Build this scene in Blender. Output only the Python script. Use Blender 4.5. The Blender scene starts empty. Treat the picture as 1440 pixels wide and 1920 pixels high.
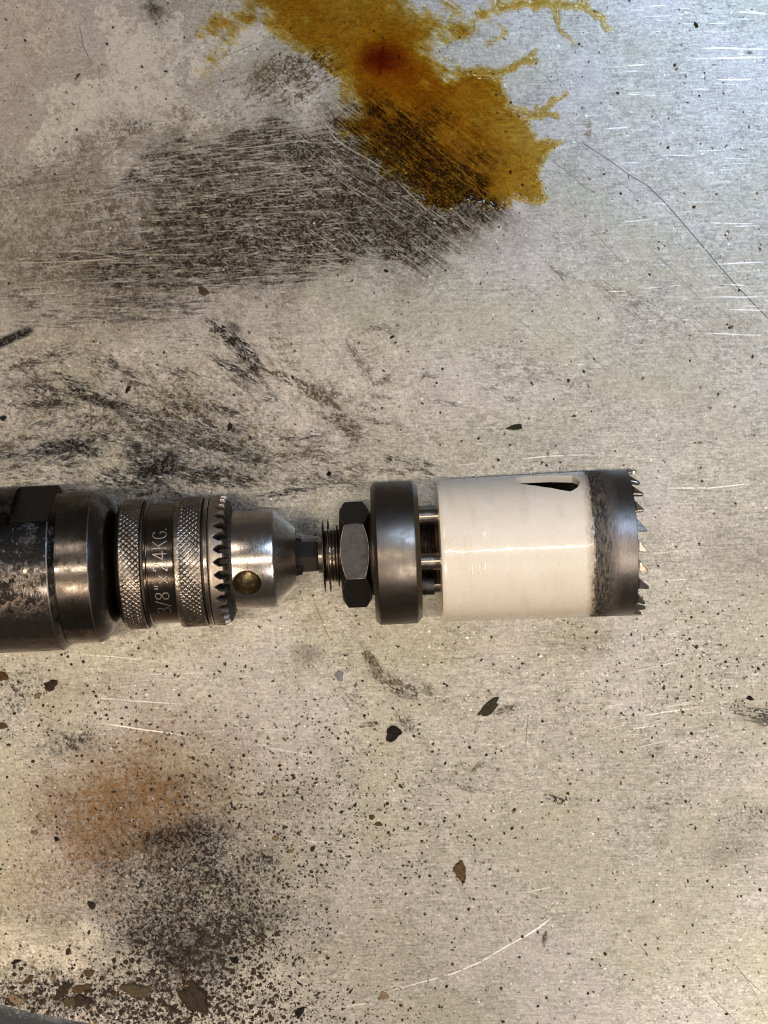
import bpy, bmesh, math, random
import numpy as np
from mathutils import Vector, Matrix

random.seed(7)
RNG = np.random.default_rng(11)
U = 0.0001375            # metres per photograph pixel on the table top
W, H = 1440.0, 1920.0    # the photograph, in its own pixels
CAM = 3400.0             # camera height over the table, same pixels
AXH = 150.0              # height of the tool's axis over the table
SC = bpy.context.scene
COL = SC.collection

# ------------------------------------------------------------------ camera, world, lamps
cam = bpy.data.cameras.new("camera")
cam.sensor_fit = 'VERTICAL'
cam.angle = 2 * math.atan(H / 2 / CAM)
cam.clip_start, cam.clip_end = 0.01, 20
co = bpy.data.objects.new("camera", cam)
co.location = (0, 0, CAM * U)
COL.objects.link(co)
SC.camera = co

world = bpy.data.worlds.new("World")
SC.world = world
world.use_nodes = True
bg = world.node_tree.nodes['Background']
bg.inputs[0].default_value = (1.0, 0.90, 0.79, 1)
bg.inputs[1].default_value = 0.045

def area(name, loc, target, sx, sy, watts, color, roll=0.0):
    l = bpy.data.lights.new(name, 'AREA')
    l.shape = 'RECTANGLE'
    l.size, l.size_y = sx, sy
    l.energy = watts
    l.color = color
    o = bpy.data.objects.new(name, l)
    o.location = loc
    d = Vector(target) - Vector(loc)
    o.rotation_euler = d.to_track_quat('-Z', 'Y').to_euler()
    if roll:
        o.rotation_euler = (0, 0, roll)
    COL.objects.link(o)
    return o

area("tube_lamp", (-0.05, -0.042, 1.5), (-0.05, -0.042, 0), 1.5, 0.036, 7.2, (1.0, 0.87, 0.71), math.radians(2.6))
area("cool_window", (0.37, 0.47, 0.95), (0.07, 0.09, 0), 0.34, 0.28, 4.9, (0.49, 0.68, 1.0))
area("room_lamp", (0.40, -0.50, 0.95), (0.07, -0.09, 0), 0.34, 0.28, 3.6, (1.0, 0.92, 0.85))
area("warm_lamp", (-0.42, -0.56, 0.95), (-0.06, -0.08, 0), 0.34, 0.28, 4.1, (1.0, 0.80, 0.60))

area("far_fill", (-0.46, 0.50, 0.95), (-0.07, 0.08, 0), 0.34, 0.28, 1.15, (1.0, 0.86, 0.74))  # weak warm fill added to brighten the far left, no known source

SC.cycles.filter_width = 1.15
SC.view_settings.view_transform = 'Standard'
SC.view_settings.look = 'None'
SC.view_settings.exposure = 0.0
SC.view_settings.gamma = 1.0
SC.view_settings.use_curve_mapping = False

# ------------------------------------------------------------------ helpers: objects
def wx(px): return (px - W / 2) * U
def wy(py): return (H / 2 - py) * U

def link(name, me, mat=None, parent=None, loc=None):
    o = bpy.data.objects.new(name, me)
    COL.objects.link(o)
    if mat is not None and me is not None:
        mats = mat if isinstance(mat, tuple) else (mat,)
        while len(me.materials) < len(mats): me.materials.append(None)
        for i, m in enumerate(mats): me.materials[i] = m
    if parent is not None:
        o.parent = parent
    if loc is not None:
        o.location = loc
    return o

def tag(o, label=None, cat=None, group=None, kind=None):
    if label: o['label'] = label
    if cat: o['category'] = cat
    if group: o['group'] = group
    if kind: o['kind'] = kind
    return o

def mesh_from(name, verts, faces, smooth=True, ang=32):
    me = bpy.data.meshes.new(name)
    me.from_pydata([tuple(v) for v in verts], [], faces)
    me.update()
    if smooth:
        me.polygons.foreach_set('use_smooth', [True] * len(me.polygons))
        me.set_sharp_from_angle(angle=math.radians(ang))
    return me

ROOT_S = {}
def P(s, r, phi, base):
    """tool frame (axis px, radius px, angle from the top towards the back) -> metres under its root"""
    return ((s - base) * U, r * math.sin(phi) * U, (AXH + r * math.cos(phi)) * U)

def lathe(name, prof, base, seg=128, close=True, ang=32, rfun=None, wear=()):
    vs, fs = [], []
    n = len(prof)
    for (s, r) in prof:
        for k in range(seg):
            ph = 2 * math.pi * k / seg
            rr = r if rfun is None else rfun(s, r, ph)
            vs.append(P(s, rr, ph, base))
    for i in range(n - 1):
        for k in range(seg):
            a = i * seg + k; b = i * seg + (k + 1) % seg
            fs.append((a, b, b + seg, a + seg))
    if close:
        fs.append(tuple(reversed(range(seg))))
        fs.append(tuple((n - 1) * seg + k for k in range(seg)))
    me = mesh_from(name, vs, fs, True, ang)
    bm = bmesh.new(); bm.from_mesh(me)
    bmesh.ops.recalc_face_normals(bm, faces=bm.faces)
    if wear:
        bm.faces.ensure_lookup_table()
        for i in wear:
            for k in range(seg): bm.faces[i * seg + k].material_index = 1
        me.materials.append(None); me.materials.append(None)
    bm.to_mesh(me); bm.free()
    me.set_sharp_from_angle(angle=math.radians(ang))
    return me

def boolean(me, cutter, op='DIFFERENCE', ang=32):
    a = bpy.data.objects.new('tmp_a', me); b = bpy.data.objects.new('tmp_b', cutter)
    COL.objects.link(a); COL.objects.link(b)
    m = a.modifiers.new('b', 'BOOLEAN'); m.operation = op; m.object = b; m.solver = 'EXACT'
    dg = bpy.context.evaluated_depsgraph_get(); dg.update()
    out = bpy.data.meshes.new_from_object(a.evaluated_get(dg))
    bpy.data.objects.remove(a); bpy.data.objects.remove(b)
    out.polygons.foreach_set('use_smooth', [True] * len(out.polygons))
    out.set_sharp_from_angle(angle=math.radians(ang))
    return out

def bevel(me, width, segs=2, ang=30, edge_mat=None):
    bm = bmesh.new(); bm.from_mesh(me)
    es = [e for e in bm.edges if len(e.link_faces) == 2 and e.calc_face_angle(0) > math.radians(ang)]
    if edge_mat is not None:
        me.materials.append(None); me.materials.append(None)
    bmesh.ops.bevel(bm, geom=es, offset=width, segments=segs, affect='EDGES', clamp_overlap=True, material=-1 if edge_mat is None else 1)
    bm.to_mesh(me); bm.free()
    me.polygons.foreach_set('use_smooth', [True] * len(me.polygons))
    me.set_sharp_from_angle(angle=math.radians(50))
    return me

# ------------------------------------------------------------------ helpers: materials
class NT:
    def __init__(s, name):
        s.m = bpy.data.materials.new(name); s.m.use_nodes = True
        s.t = s.m.node_tree; s.n = s.t.nodes
        s.bsdf = s.n['Principled BSDF']; s.out = s.n['Material Output']
        s.tc = s.n.new('ShaderNodeTexCoord')
    def new(s, typ, **kw):
        x = s.n.new(typ)
        for k, v in kw.items(): setattr(x, k, v)
        return x
    def put(s, sock, v):
        if isinstance(v, bpy.types.NodeSocket): s.t.links.new(v, sock)
        elif isinstance(v, (tuple, list)) and len(v) == 3 and sock.type == 'RGBA': sock.default_value = (*v, 1)
        else: sock.default_value = v
    def coords(s, scale=(1, 1, 1), rot=(0, 0, 0)):
        mp = s.new('ShaderNodeMapping')
        s.put(mp.inputs[0], s.tc.outputs['Object'])
        mp.inputs['Scale'].default_value = tuple(k / U for k in scale)     # 1 unit = 1 px
        mp.inputs['Rotation'].default_value = rot
        return mp.outputs[0]
    def noise(s, size, detail=3, rough=.55, stretch=(1, 1, 1), dist=0.0, rot=(0, 0, 0)):
        nz = s.new('ShaderNodeTexNoise')
        s.put(nz.inputs['Vector'], s.coords(stretch, rot))
        nz.inputs['Scale'].default_value = 1.0 / size
        nz.inputs['Detail'].default_value = detail
        nz.inputs['Roughness'].default_value = rough
        nz.inputs['Distortion'].default_value = dist
        return nz.outputs[0]
    def ramp(s, v, pts):
        r = s.new('ShaderNodeValToRGB'); s.put(r.inputs[0], v)
        el = r.color_ramp.elements
        while len(el) < len(pts): el.new(0.5)
        for e, (p, c) in zip(el, pts):
            e.position = p
            e.color = (c, c, c, 1) if not isinstance(c, (tuple, list)) else (*c, 1)
        return r.outputs[0]
    def mix(s, f, a, b, blend='MIX'):
        x = s.new('ShaderNodeMix', data_type='RGBA', blend_type=blend)
        s.put(x.inputs[0], f); s.put(x.inputs[6], a); s.put(x.inputs[7], b)
        return x.outputs[2]
    def math(s, op, a, b=0.0, clamp=False):
        x = s.new('ShaderNodeMath', operation=op, use_clamp=clamp)
        s.put(x.inputs[0], a); s.put(x.inputs[1], b)
        return x.outputs[0]
    def axis(s, which=0):
        x = s.new('ShaderNodeSeparateXYZ'); s.put(x.inputs[0], s.coords()); return x.outputs[which]
    def bump(s, hgt, strength=.3, dist=1.0):
        b = s.new('ShaderNodeBump'); s.put(b.inputs['Height'], hgt)
        b.inputs['Strength'].default_value = strength
        b.inputs['Distance'].default_value = dist * U
        s.put(s.bsdf.inputs['Normal'], b.outputs[0])
    def set(s, **kw):
        for k, v in kw.items():
            s.put(s.bsdf.inputs[k.replace('_', ' ')], v)
        return s.m

def metal(name, color, rough, dirt=(0.02, 0.017, 0.013), dirt_amt=.35, dirt_size=18, streak=True, bump=.06, groove=None):
    """worn metal: turned streaks round the axis, dirt patches, uneven gloss"""
    t = NT(name)
    st = t.noise(1.0, 2, .6, (1, .03, .03)) if streak else t.noise(2.0, 2)
    d = t.noise(dirt_size, 5, .65)
    dm = t.ramp(d, [(.5 - .18, 0), (.5 + .22 - dirt_amt * .25, dirt_amt), (.85, min(1, dirt_amt * 1.6))])
    c = t.mix(t.ramp(st, [(.3, .0), (.7, .35)]), color, tuple(k * .6 for k in color))
    c = t.mix(dm, c, dirt)
    if groove:          # darker and rougher wherever the surface is cut below the outer radius
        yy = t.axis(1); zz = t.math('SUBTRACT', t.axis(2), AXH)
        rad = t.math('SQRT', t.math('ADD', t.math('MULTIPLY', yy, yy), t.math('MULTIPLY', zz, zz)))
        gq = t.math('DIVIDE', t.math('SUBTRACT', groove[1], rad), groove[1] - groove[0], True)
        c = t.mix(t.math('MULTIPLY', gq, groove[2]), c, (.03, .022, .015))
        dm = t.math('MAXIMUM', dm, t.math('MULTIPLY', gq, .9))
    r = t.math('ADD', t.math('MULTIPLY', dm, .3), t.math('ADD', t.math('MULTIPLY', st, .14), rough - .07))
    t.set(Base_Color=c, Metallic=1.0, Roughness=r)
    t.bump(t.math('ADD', st, t.math('MULTIPLY', t.noise(3.0, 3), 1.0)), bump, 1.0)
    return t.m

# ------------------------------------------------------------------ table top: dirt and painted shade worked out per point
def hsh(ix, iy, seed):
    n = (ix.astype(np.uint32) * np.uint32(374761393) + iy.astype(np.uint32) * np.uint32(668265263)
         + np.uint32((seed * 2654435761) & 0xffffffff))
    n = (n ^ (n >> np.uint32(13))) * np.uint32(1274126177)
    n = (n ^ (n >> np.uint32(15))) * np.uint32(2246822519)
    return ((n ^ (n >> np.uint32(16))) & np.uint32(0xffff)).astype(np.float32) / 65535.0

def vn(x, y, seed):
    x0 = np.floor(x); y0 = np.floor(y)
    fx = (x - x0).astype(np.float32); fy = (y - y0).astype(np.float32)
    fx = fx * fx * (3 - 2 * fx); fy = fy * fy * (3 - 2 * fy)
    ix = x0.astype(np.int64) & 0xffffffff; iy = y0.astype(np.int64) & 0xffffffff
    ix1 = (ix + 1) & 0xffffffff; iy1 = (iy + 1) & 0xffffffff
    a = hsh(ix, iy, seed); b = hsh(ix1, iy, seed); c = hsh(ix, iy1, seed); d = hsh(ix1, iy1, seed)
    return (a + (b - a) * fx) * (1 - fy) + (c + (d - c) * fx) * fy

def fbm(x, y, size, seed, octs=3, gain=.5, ang=0.0, stretch=1.0):
    """value noise; features `size` px wide, `stretch` times longer along `ang` (degrees, clockwise in the picture)"""
    if ang or stretch != 1.0:
        a = math.radians(ang); ca, sa = math.cos(a), math.sin(a)
        x, y = (x * ca + y * sa) / stretch, (-x * sa + y * ca)
    t = 0; w = 1.0; tot = 0; f = 1.0 / size
    for o in range(octs):
        t = t + w * vn(x * f + 37.1 * o + seed * 3.7, y * f + 11.7 * o + seed * 1.3, seed + o * 17)
        tot += w; w *= gain; f *= 2.03
    return t / tot

def sst(a, b, v):
    t = np.clip((v - a) / (b - a), 0, 1)
    return t * t * (3 - 2 * t)

PITCH = 1.46
def margin(a, b, n):
    return a + (b - a) * (np.linspace(0, 1, n + 1)[1:]) ** 2
gx = np.arange(-20, 1461, PITCH); gy = np.arange(-20, 1941, PITCH)
xs = np.concatenate([margin(gx[0], -2600, 22)[::-1], gx, margin(gx[-1], 4000, 22)])
ys = np.concatenate([margin(gy[0], -3200, 22)[::-1], gy, margin(gy[-1], 3400, 22)])
OX, OY = 22, 22
X, Y = np.meshgrid(xs.astype(np.float32), ys.astype(np.float32))
NY, NX = X.shape
Z0 = np.zeros_like(X)

warp1 = (fbm(X, Y, 60, 1, 4) - .5)
warp2 = (fbm(X, Y, 60, 2, 4) - .5)
fine1 = fbm(X, Y, 3.2, 3, 2)
fine2 = fbm(X, Y, 7.0, 4, 3)
mott = fbm(X, Y, 26, 5, 4)
big = fbm(X, Y, 260, 6, 3)
horiz = fbm(X, Y, 1.9, 7, 2, ang=-2, stretch=9)

def blob(cx, cy, rx, ry, ang=0, warp=.7, hard=1.6):
    a = math.radians(ang); ca, sa = math.cos(a), math.sin(a)
    m = max(rx, ry)
    x0, x1 = np.searchsorted(xs, [cx - 2.2 * m, cx + 2.2 * m]); y0, y1 = np.searchsorted(ys, [cy - 2.2 * m, cy + 2.2 * m])
    sl = (slice(y0, y1), slice(x0, x1))
    w = min(rx, ry) * 2.2 * warp
    dx = X[sl] - cx + warp1[sl] * w; dy = Y[sl] - cy + warp2[sl] * w
    u = (dx * ca + dy * sa) / rx; v = (-dx * sa + dy * ca) / ry
    d = u * u + v * v
    return sl, np.exp(-np.power(d, hard) * .7)

black = np.zeros_like(X); brown = np.zeros_like(X); rust = np.zeros_like(X); pale = np.zeros_like(X); grey = np.zeros_like(X)
def lay(layer, m, sl): layer[sl] = 1 - (1 - layer[sl]) * (1 - np.clip(m, 0, 1))

sd = [100]
def streaky(layer, cx, cy, rx, ry, rot, amt, sang, width=2.6, length=22, hard=1.6, floor=.35, warp=.7):
    sd[0] += 5
    sl, m = blob(cx, cy, rx, ry, rot, warp, hard)
    n = fbm(X[sl], Y[sl], width * .85, sd[0], 2, .6, sang, length * .6)
    n2 = fbm(X[sl], Y[sl], width * 3.0, sd[0] + 2, 3, .6, sang + 4, 4)
    n = .5 + (n - .5) * .75 + (n2 - .5) * .75
    c = .70 - .36 * np.power(m, .8) * amt
    t = sst(c - .055, c + .055, n)
    lay(layer, np.clip(m * 1.5, 0, 1) * (.35 + .65 * amt) * (floor * .45 * amt + (1 - floor * .45) * t), sl)

def grainy(layer, cx, cy, rx, ry, rot, amt, size=4.0, hard=1.3, floor=.15, warp=.7, cut=.60):
    sd[0] += 5
    sl, m = blob(cx, cy, rx, ry, rot, warp, hard)
    n = fbm(X[sl], Y[sl], size, sd[0], 3, .6)
    t = sst(cut + .05 - .25 * m * amt, cut + .12 - .22 * m * amt, n)
    lay(layer, m * (floor * amt + (1 - floor) * t * min(1, amt * 1.2)), sl)

def soft(layer, cx, cy, rx, ry, rot, amt, hard=1.2, warp=.7):
    sl, m = blob(cx, cy, rx, ry, rot, warp, hard)
    lay(layer, amt * m, sl)

# the wide black smear wiped across the upper left
for a in [
    (430, 300, 190, 42, -9, .75, -8), (300, 330, 130, 36, -10, .35, -10), (560, 262, 90, 40, -6, .65, -8),
    (530, 400, 250, 72, -4, .92, -5), (640, 440, 180, 55, -12, .95, 4), (330, 478, 170, 46, -4, .80, -3),
    (430, 520, 170, 30, -3, .70, -4), (210, 500, 190, 30, 2, .38, -2), (150, 560, 150, 26, 2, .30, 0),
    (730, 385, 130, 80, 34, .95, 36), (640, 300, 90, 50, 30, .75, 30), (800, 400, 70, 40, 30, .6, 40),
    (800, 310, 135, 60, 36, .97, 38), (860, 350, 80, 42, 34, .85, 38), (690, 245, 70, 34, 32, .7, 36),
    (300, 575, 110, 24, 0, .45, -2), (130, 600, 130, 16, 0, .40, 0), (70, 345, 60, 20, -12, .25, -12),
]:
    streaky(black, *a)
soft(brown, 480, 400, 360, 150, -6, .58, 1.4); soft(brown, 120, 430, 220, 120, -4, .34, 1.2); grainy(brown, 250, 800, 260, 140, 8, .5, 7, 1.2, .25); grainy(black, 260, 800, 230, 110, 10, .36, 5, 1.2, .05); grainy(brown, 520, 820, 150, 80, 12, .4, 7, 1.2, .2)
soft(brown, 230, 530, 260, 70, 0, .30)
soft(brown, 780, 330, 170, 100, 36, .55, 1.6)
soft(brown, 60, 330, 130, 120, 10, .16)
streaky(brown, 560, 135, 90, 40, -22, .75, -30, 3, 5)
grainy(black, 560, 130, 80, 30, -22, .5)
streaky(brown, 470, 190, 150, 50, -18, .35, -28, 3, 5)
streaky(brown, 60, 320, 70, 22, -18, .45, -14)
soft(black, 285, 15, 12, 26, -12, .8); soft(brown, 300, 30, 26, 22, 20, .5)
grainy(black, 255, 238, 34, 16, -15, .6); soft(brown, 240, 245, 46, 20, -10, .4)
soft(brown, 170, 280, 60, 22, -8, .25)
for a in [(430, 630, 46, 15, 32, .9, 34), (462, 665, 40, 14, 40, .85, 38), (440, 690, 40, 14, 30, .75, 30), (478, 690, 22, 12, 60, .8, 40),
          (90, 735, 34, 13, 12, .7, 20), (180, 742, 62, 14, 14, .95, 16), (215, 755, 40, 12, 12, .9, 16), (100, 675, 30, 8, -14, .5, -18),
          (120, 838, 50, 12, -6, 1.0, -10), (250, 905, 70, 16, 6, .7, 6), (320, 860, 30, 12, 20, .6, 10), (60, 850, 30, 10, 0, .5, -10), (400, 800, 40, 12, 15, .55, 14), (270, 775, 30, 10, 10, .6, 12), (140, 715, 40, 10, 16, .7, 14), (110, 855, 34, 14, 30, .55, -20), (210, 820, 46, 10, 14, .65, 12), (300, 800, 70, 16, 12, .5, 14),
          (335, 775, 26, 20, 40, .6, 20), (285, 870, 34, 26, 20, .9, 8), (350, 830, 90, 20, 12, .5, 12), (390, 890, 90, 14, 10, .6, 12),
          (450, 850, 60, 16, 12, .4, 12), (110, 795, 60, 16, 0, .35, -16), (155, 790, 26, 12, -30, .5, -30)]:
    streaky(black, *a, 2.8, 6, 1.3, .2)
for a in [(200, 690, 60, 22, 20, .45), (170, 800, 70, 22, -25, .5), (350, 640, 40, 20, 10, .3), (340, 760, 60, 40, 30, .35), (400, 830, 150, 36, 10, .38),
          (560, 718, 120, 8, 20, .85), (605, 748, 40, 10, 34, .95), (640, 795, 40, 14, 28, .9), (660, 830, 12, 30, 0, .45), (470, 700, 50, 12, 30, .6), (712, 793, 34, 7, 10, .5), (560, 860, 130, 30, 10, .4), (600, 900, 90, 14, 8, .4), (300, 700, 120, 40, 14, .35), (60, 700, 80, 40, 0, .3), (90, 880, 90, 30, -10, .35), (420, 760, 60, 20, 24, .4),
          (765, 868, 44, 10, 10, .65), (780, 888, 60, 9, 6, .45), (835, 755, 32, 5, 10, .4), (520, 650, 40, 26, 60, .28), (450, 720, 30, 14, 40, .4),
          (1060, 515, 36, 8, 36, .4), (1180, 570, 80, 14, 30, .3), (1175, 555, 22, 9, 30, .35), (1100, 245, 8, 16, 0, .35), (865, 415, 44, 6, 40, .5),
          (870, 445, 9, 9, 20, .3), (1000, 700, 120, 30, 20, .12), (955, 700, 50, 60, 0, .1)]:
    streaky(brown, *a, a[4] if len(a) > 4 else 0, 3, 5, 1.3, .35)
solid = np.zeros_like(X)
soft(solid, 12, 640, 34, 9, -24, .95, 2.6, .5); soft(solid, 44, 624, 18, 9, -20, .95, 2.6, .5); soft(solid, 155, 742, 12, 5, 20, .8, 2.5); soft(solid, 205, 755, 16, 5, 8, .85, 2.5); soft(solid, 136, 838, 14, 4, -4, .85, 2.5); soft(solid, 258, 838, 9, 8, 30, .85, 2.5); soft(solid, 286, 880, 12, 8, 20, .6, 2); soft(solid, 438, 612, 14, 7, 30, .7, 2); soft(solid, 475, 690, 9, 5, 40, .7, 2)
soft(solid, 285, 14, 7, 22, 94, .5, 2); soft(solid, 380, 1755, 16, 14, 20, .8, 2.2); soft(solid, 415, 1795, 10, 12, 0, .7, 2); soft(solid, 325, 1795, 18, 12, 20, .7, 2); soft(solid, 428, 1758, 9, 9, 0, .8, 2); soft(solid, 352, 1780, 26, 9, 14, .7, 2); soft(solid, 1405, 100, 6, 3, 0, .5, 2)
rb = random.Random(21)
for k in range(56):                                      # smears rubbed about above the chuck
    cx, cy = rb.uniform(-10, 560), 930 - 270 * rb.random() ** 1.3
    sa = rb.gauss(10, 14)
    streaky(black if k % 2 else brown, cx, cy, rb.uniform(14, 55), rb.uniform(4, 12), sa + rb.gauss(0, 8), rb.uniform(.25, .75), sa, 2.6, 6, 1.2, .2)
for k in range(24):                                      # and a few fainter ones over the middle
    sa = rb.gauss(20, 30)
    streaky(brown, rb.uniform(480, 1000), rb.uniform(600, 890), rb.uniform(14, 45), rb.uniform(4, 10), sa, rb.uniform(.2, .5), sa, 2.8, 6, 1.2, .3)
# shade beside the tool painted into the table colour, with some dirt
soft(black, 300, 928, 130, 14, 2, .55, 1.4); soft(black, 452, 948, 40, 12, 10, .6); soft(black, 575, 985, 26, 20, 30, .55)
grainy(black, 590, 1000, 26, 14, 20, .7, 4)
# lower left: rust bloom, soot bloom, crumbs towards the edge
soft(rust, 255, 1480, 130, 95, -20, .36, .9); soft(rust, 195, 1550, 80, 70, 20, .34, .9); soft(rust, 330, 1500, 130, 60, 0, .24, .9); soft(brown, 240, 1540, 200, 130, 0, .08, .8); soft(brown, 300, 1730, 260, 60, 10, .15, .9)
grainy(rust, 250, 1510, 150, 110, -20, .6, 6, 1.0, .2); grainy(brown, 240, 1530, 150, 110, -20, .5, 5, 1.0, .05)
grainy(rust, 160, 1640, 150, 90, 0, .4, 5, 1.2, .1)
grainy(black, 330, 1570, 70, 22, -18, .95, 4.5, 1.4, .5); soft(brown, 320, 1565, 46, 14, -18, .6, 2)
grainy(black, 360, 1640, 150, 120, 10, .9, 4.2, .9, .16, .95); grainy(brown, 340, 1660, 210, 150, 10, .34, 5, .9, .10); soft(black, 385, 1605, 110, 60, 10, .26, 1.0, .9); grainy(black, 290, 1700, 120, 90, 20, .5, 4.2, 1.2, .1)
grainy(black, 460, 1690, 110, 100, 0, .42, 3.6, 1.2, .08)
grainy(black, 290, 1760, 110, 40, 35, .8, 4.5, 1.2, .15); grainy(brown, 60, 1715, 130, 20, 4, .4, 5)
grainy(black, 355, 1790, 70, 46, 15, .8, 6.0, 1.3, .12); grainy(black, 440, 1740, 60, 50, 0, .6, 6.0, 1.3, .1)
grainy(black, 300, 1885, 210, 60, 4, .72, 5.0, 1.2, .12); grainy(brown, 120, 1870, 170, 45, 6, .55, 5.0, 1.2, .05); soft(pale, 430, 1870, 120, 60, 0, .5, 1.5); soft(pale, 120, 1790, 170, 60, 0, .42, 1.5)
grainy(black, 90, 1890, 120, 22, 10, .55, 5.0, 1.2, .1); grainy(black, 340, 1830, 120, 60, 0, .55, 5.0)
grainy(black, 30, 1300, 40, 40, 0, .55, 4.5); grainy(black, 130, 1392, 44, 20, 0, .75, 5); grainy(brown, 140, 1390, 60, 26, 0, .4, 5)
grainy(black, 20, 1830, 60, 60, 0, .3)
streaky(brown, 700, 1245, 34, 10, 62, .8, 60, 3, 4); streaky(brown, 765, 1290, 70, 18, 18, .65, 22, 3, 4); streaky(brown, 735, 1290, 14, 26, -20, .5, 70, 3, 4)
streaky(brown, 640, 1310, 40, 14, 30, .3, 40, 3, 4); streaky(brown, 757, 1355, 20, 12, 60, .7, 55, 3, 4); streaky(brown, 690, 1362, 20, 6, -10, .7, -10)
streaky(brown, 950, 1335, 26, 12, -10, .6, -20, 3, 4); streaky(brown, 795, 1390, 14, 5, 40, .7, 40); streaky(brown, 895, 1440, 12, 8, -40, .7, -40)
streaky(brown, 880, 1480, 26, 5, 15, .6, 16); grainy(black, 1050, 1497, 40, 9, 6, .75, 4); grainy(brown, 1230, 1510, 40, 16, 0, .4, 4)
soft(brown, 580, 1230, 18, 14, 0, .4); soft(brown, 580, 1490, 60, 26, -20, .22); grainy(black, 740, 1630, 30, 10, 20, .4, 4); grainy(brown, 800, 1810, 60, 20, 0, .35, 4)
streaky(brown, 1022, 1755, 4, 18, 4, .9, 90); streaky(brown, 1152, 1755, 4, 14, 4, .5, 90)
streaky(black, 1430, 1338, 40, 13, 14, .7, 8); streaky(brown, 1420, 1335, 40, 20, 10, .5, 8)
soft(brown, 1385, 1050, 70, 60, 0, .16); soft(brown, 1370, 1590, 50, 26, 0, .25); grainy(black, 1420, 1540, 60, 40, 0, .35, 4)
for a in [(1110, 1200, 70, 20, 0, .25), (1290, 1720, 16, 26, 0, .18), (1210, 1720, 20, 16, 0, .16), (1320, 1830, 8, 6, 0, .35), (1270, 720, 90, 50, 20, .12),
          (1350, 620, 90, 30, 0, .12), (1090, 440, 60, 30, 30, .15), (640, 1760, 40, 30, 0, .18), (600, 1710, 30, 26, 0, .18)]:
    grainy(brown, *a, 5, 1.2, .4)
# dried pale patches with firm borders, upper left
for a in [(265, 95, 80, 62, 0, .85), (150, 210, 95, 56, -38, .8), (190, 30, 46, 30, 60, .45), (300, 160, 60, 50, 10, .55), (415, 105, 66, 44, -24, .55),
          (230, 240, 150, 60, -10, .5), (470, 60, 40, 30, 0, .5), (560, 175, 70, 24, -12, .4), (400, 200, 130, 36, -14, .35), (280, 10, 20, 20, 0, .4)]:
    soft(pale, *a, 3.0, .9)
for a in [(430, 710, 50, 30, 0, .35), (180, 670, 60, 26, -20, .3), (270, 660, 60, 24, 0, .35), (640, 850, 80, 26, 10, .3), (620, 700, 60, 40, 0, .15)]:
    soft(pale, *a, 1.4, .9)
soft(grey, 40, 90, 110, 190, 8, .55, 2.2, .35); soft(grey, 390, 165, 60, 30, 0, .4, 2.0); soft(grey, 350, 60, 40, 40, 0, .35, 2); soft(grey, 230, 10, 30, 40, 0, .3, 2)

# ---- splats: scratches and specks on the fine part of the grid
def splat(px, py, wgt):
    acc = np.zeros(NY * NX, np.float32)
    fx = (np.asarray(px) - gx[0]) / PITCH + OX; fy = (np.asarray(py) - gy[0]) / PITCH + OY
    wgt = np.broadcast_to(np.asarray(wgt, np.float32), fx.shape)
    ok = (fx > OX + 1) & (fx < OX + len(gx) - 2) & (fy > OY + 1) & (fy < OY + len(gy) - 2)
    fx, fy, wgt = fx[ok], fy[ok], wgt[ok]
    ix = fx.astype(int); iy = fy.astype(int); ax = fx - ix; ay = fy - iy
    for dx, dy, w in ((0, 0, (1 - ax) * (1 - ay)), (1, 0, ax * (1 - ay)), (0, 1, (1 - ax) * ay), (1, 1, ax * ay)):
        acc += np.bincount((iy + dy) * NX + ix + dx, weights=w * wgt, minlength=NY * NX).astype(np.float32)
    return np.clip(acc.reshape(NY, NX), 0, 1)

class Lines:
    def __init__(s): s.x, s.y, s.w = [], [], []
    def add(s, pts, width, amt, wob=0.0, gaps=0.0, taper=True):
        pts = np.asarray(pts, float)
        seg = np.hypot(*np.diff(pts, axis=0).T); L = np.concatenate([[0], np.cumsum(seg)])
        n = max(4, int(L[-1] / .7)); t = np.linspace(0, L[-1], n)
        x = np.interp(t, L, pts[:, 0]); y = np.interp(t, L, pts[:, 1])
        if wob:
            k = max(3, int(L[-1] / 30)); nn = np.interp(t, np.linspace(0, L[-1], k), RNG.normal(0, wob, k))
            y = y + nn; x = x + nn * .3
        w = np.full(n, width * amt * (L[-1] / n) / PITCH ** 2)
        if taper: w *= np.clip(np.minimum(t, L[-1] - t) / (L[-1] * .25 + 1e-6), .15, 1)
        if gaps:
            k = max(3, int(L[-1] / 14)); g = np.interp(t, np.linspace(0, L[-1], k), RNG.random(k)); w *= np.clip((g - gaps) * 4, 0, 1)
        s.x.append(x); s.y.append(y); s.w.append(w)
    def field(s, n, x0, x1, y0, y1, ang, spread, lmin, lmax, width, amt, mask=None, curve=.02, gaps=0.0):
        for _ in range(n):
            cx, cy = RNG.uniform(x0, x1), RNG.uniform(y0, y1)
            if mask is not None:
                ii = int(np.clip((cy - gy[0]) / PITCH + OY, 0, NY - 1)); jj = int(np.clip((cx - gx[0]) / PITCH + OX, 0, NX - 1))
                if RNG.random() > mask[ii, jj] * 1.3: continue
            a = math.radians(ang + RNG.normal(0, spread)); L = lmin * (lmax / lmin) ** (RNG.random() ** 1.6)
            dx, dy = math.cos(a) * L / 2, math.sin(a) * L / 2; b = RNG.normal(0, curve) * L
            s.add([(cx - dx, cy - dy), (cx - dy / L * b, cy + dx / L * b), (cx + dx, cy + dy)], width * RNG.uniform(.5, 1.4), amt * RNG.uniform(.4, 1.0), 0, gaps)
    def done(s): return splat(np.concatenate(s.x), np.concatenate(s.y), np.concatenate(s.w))

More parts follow.
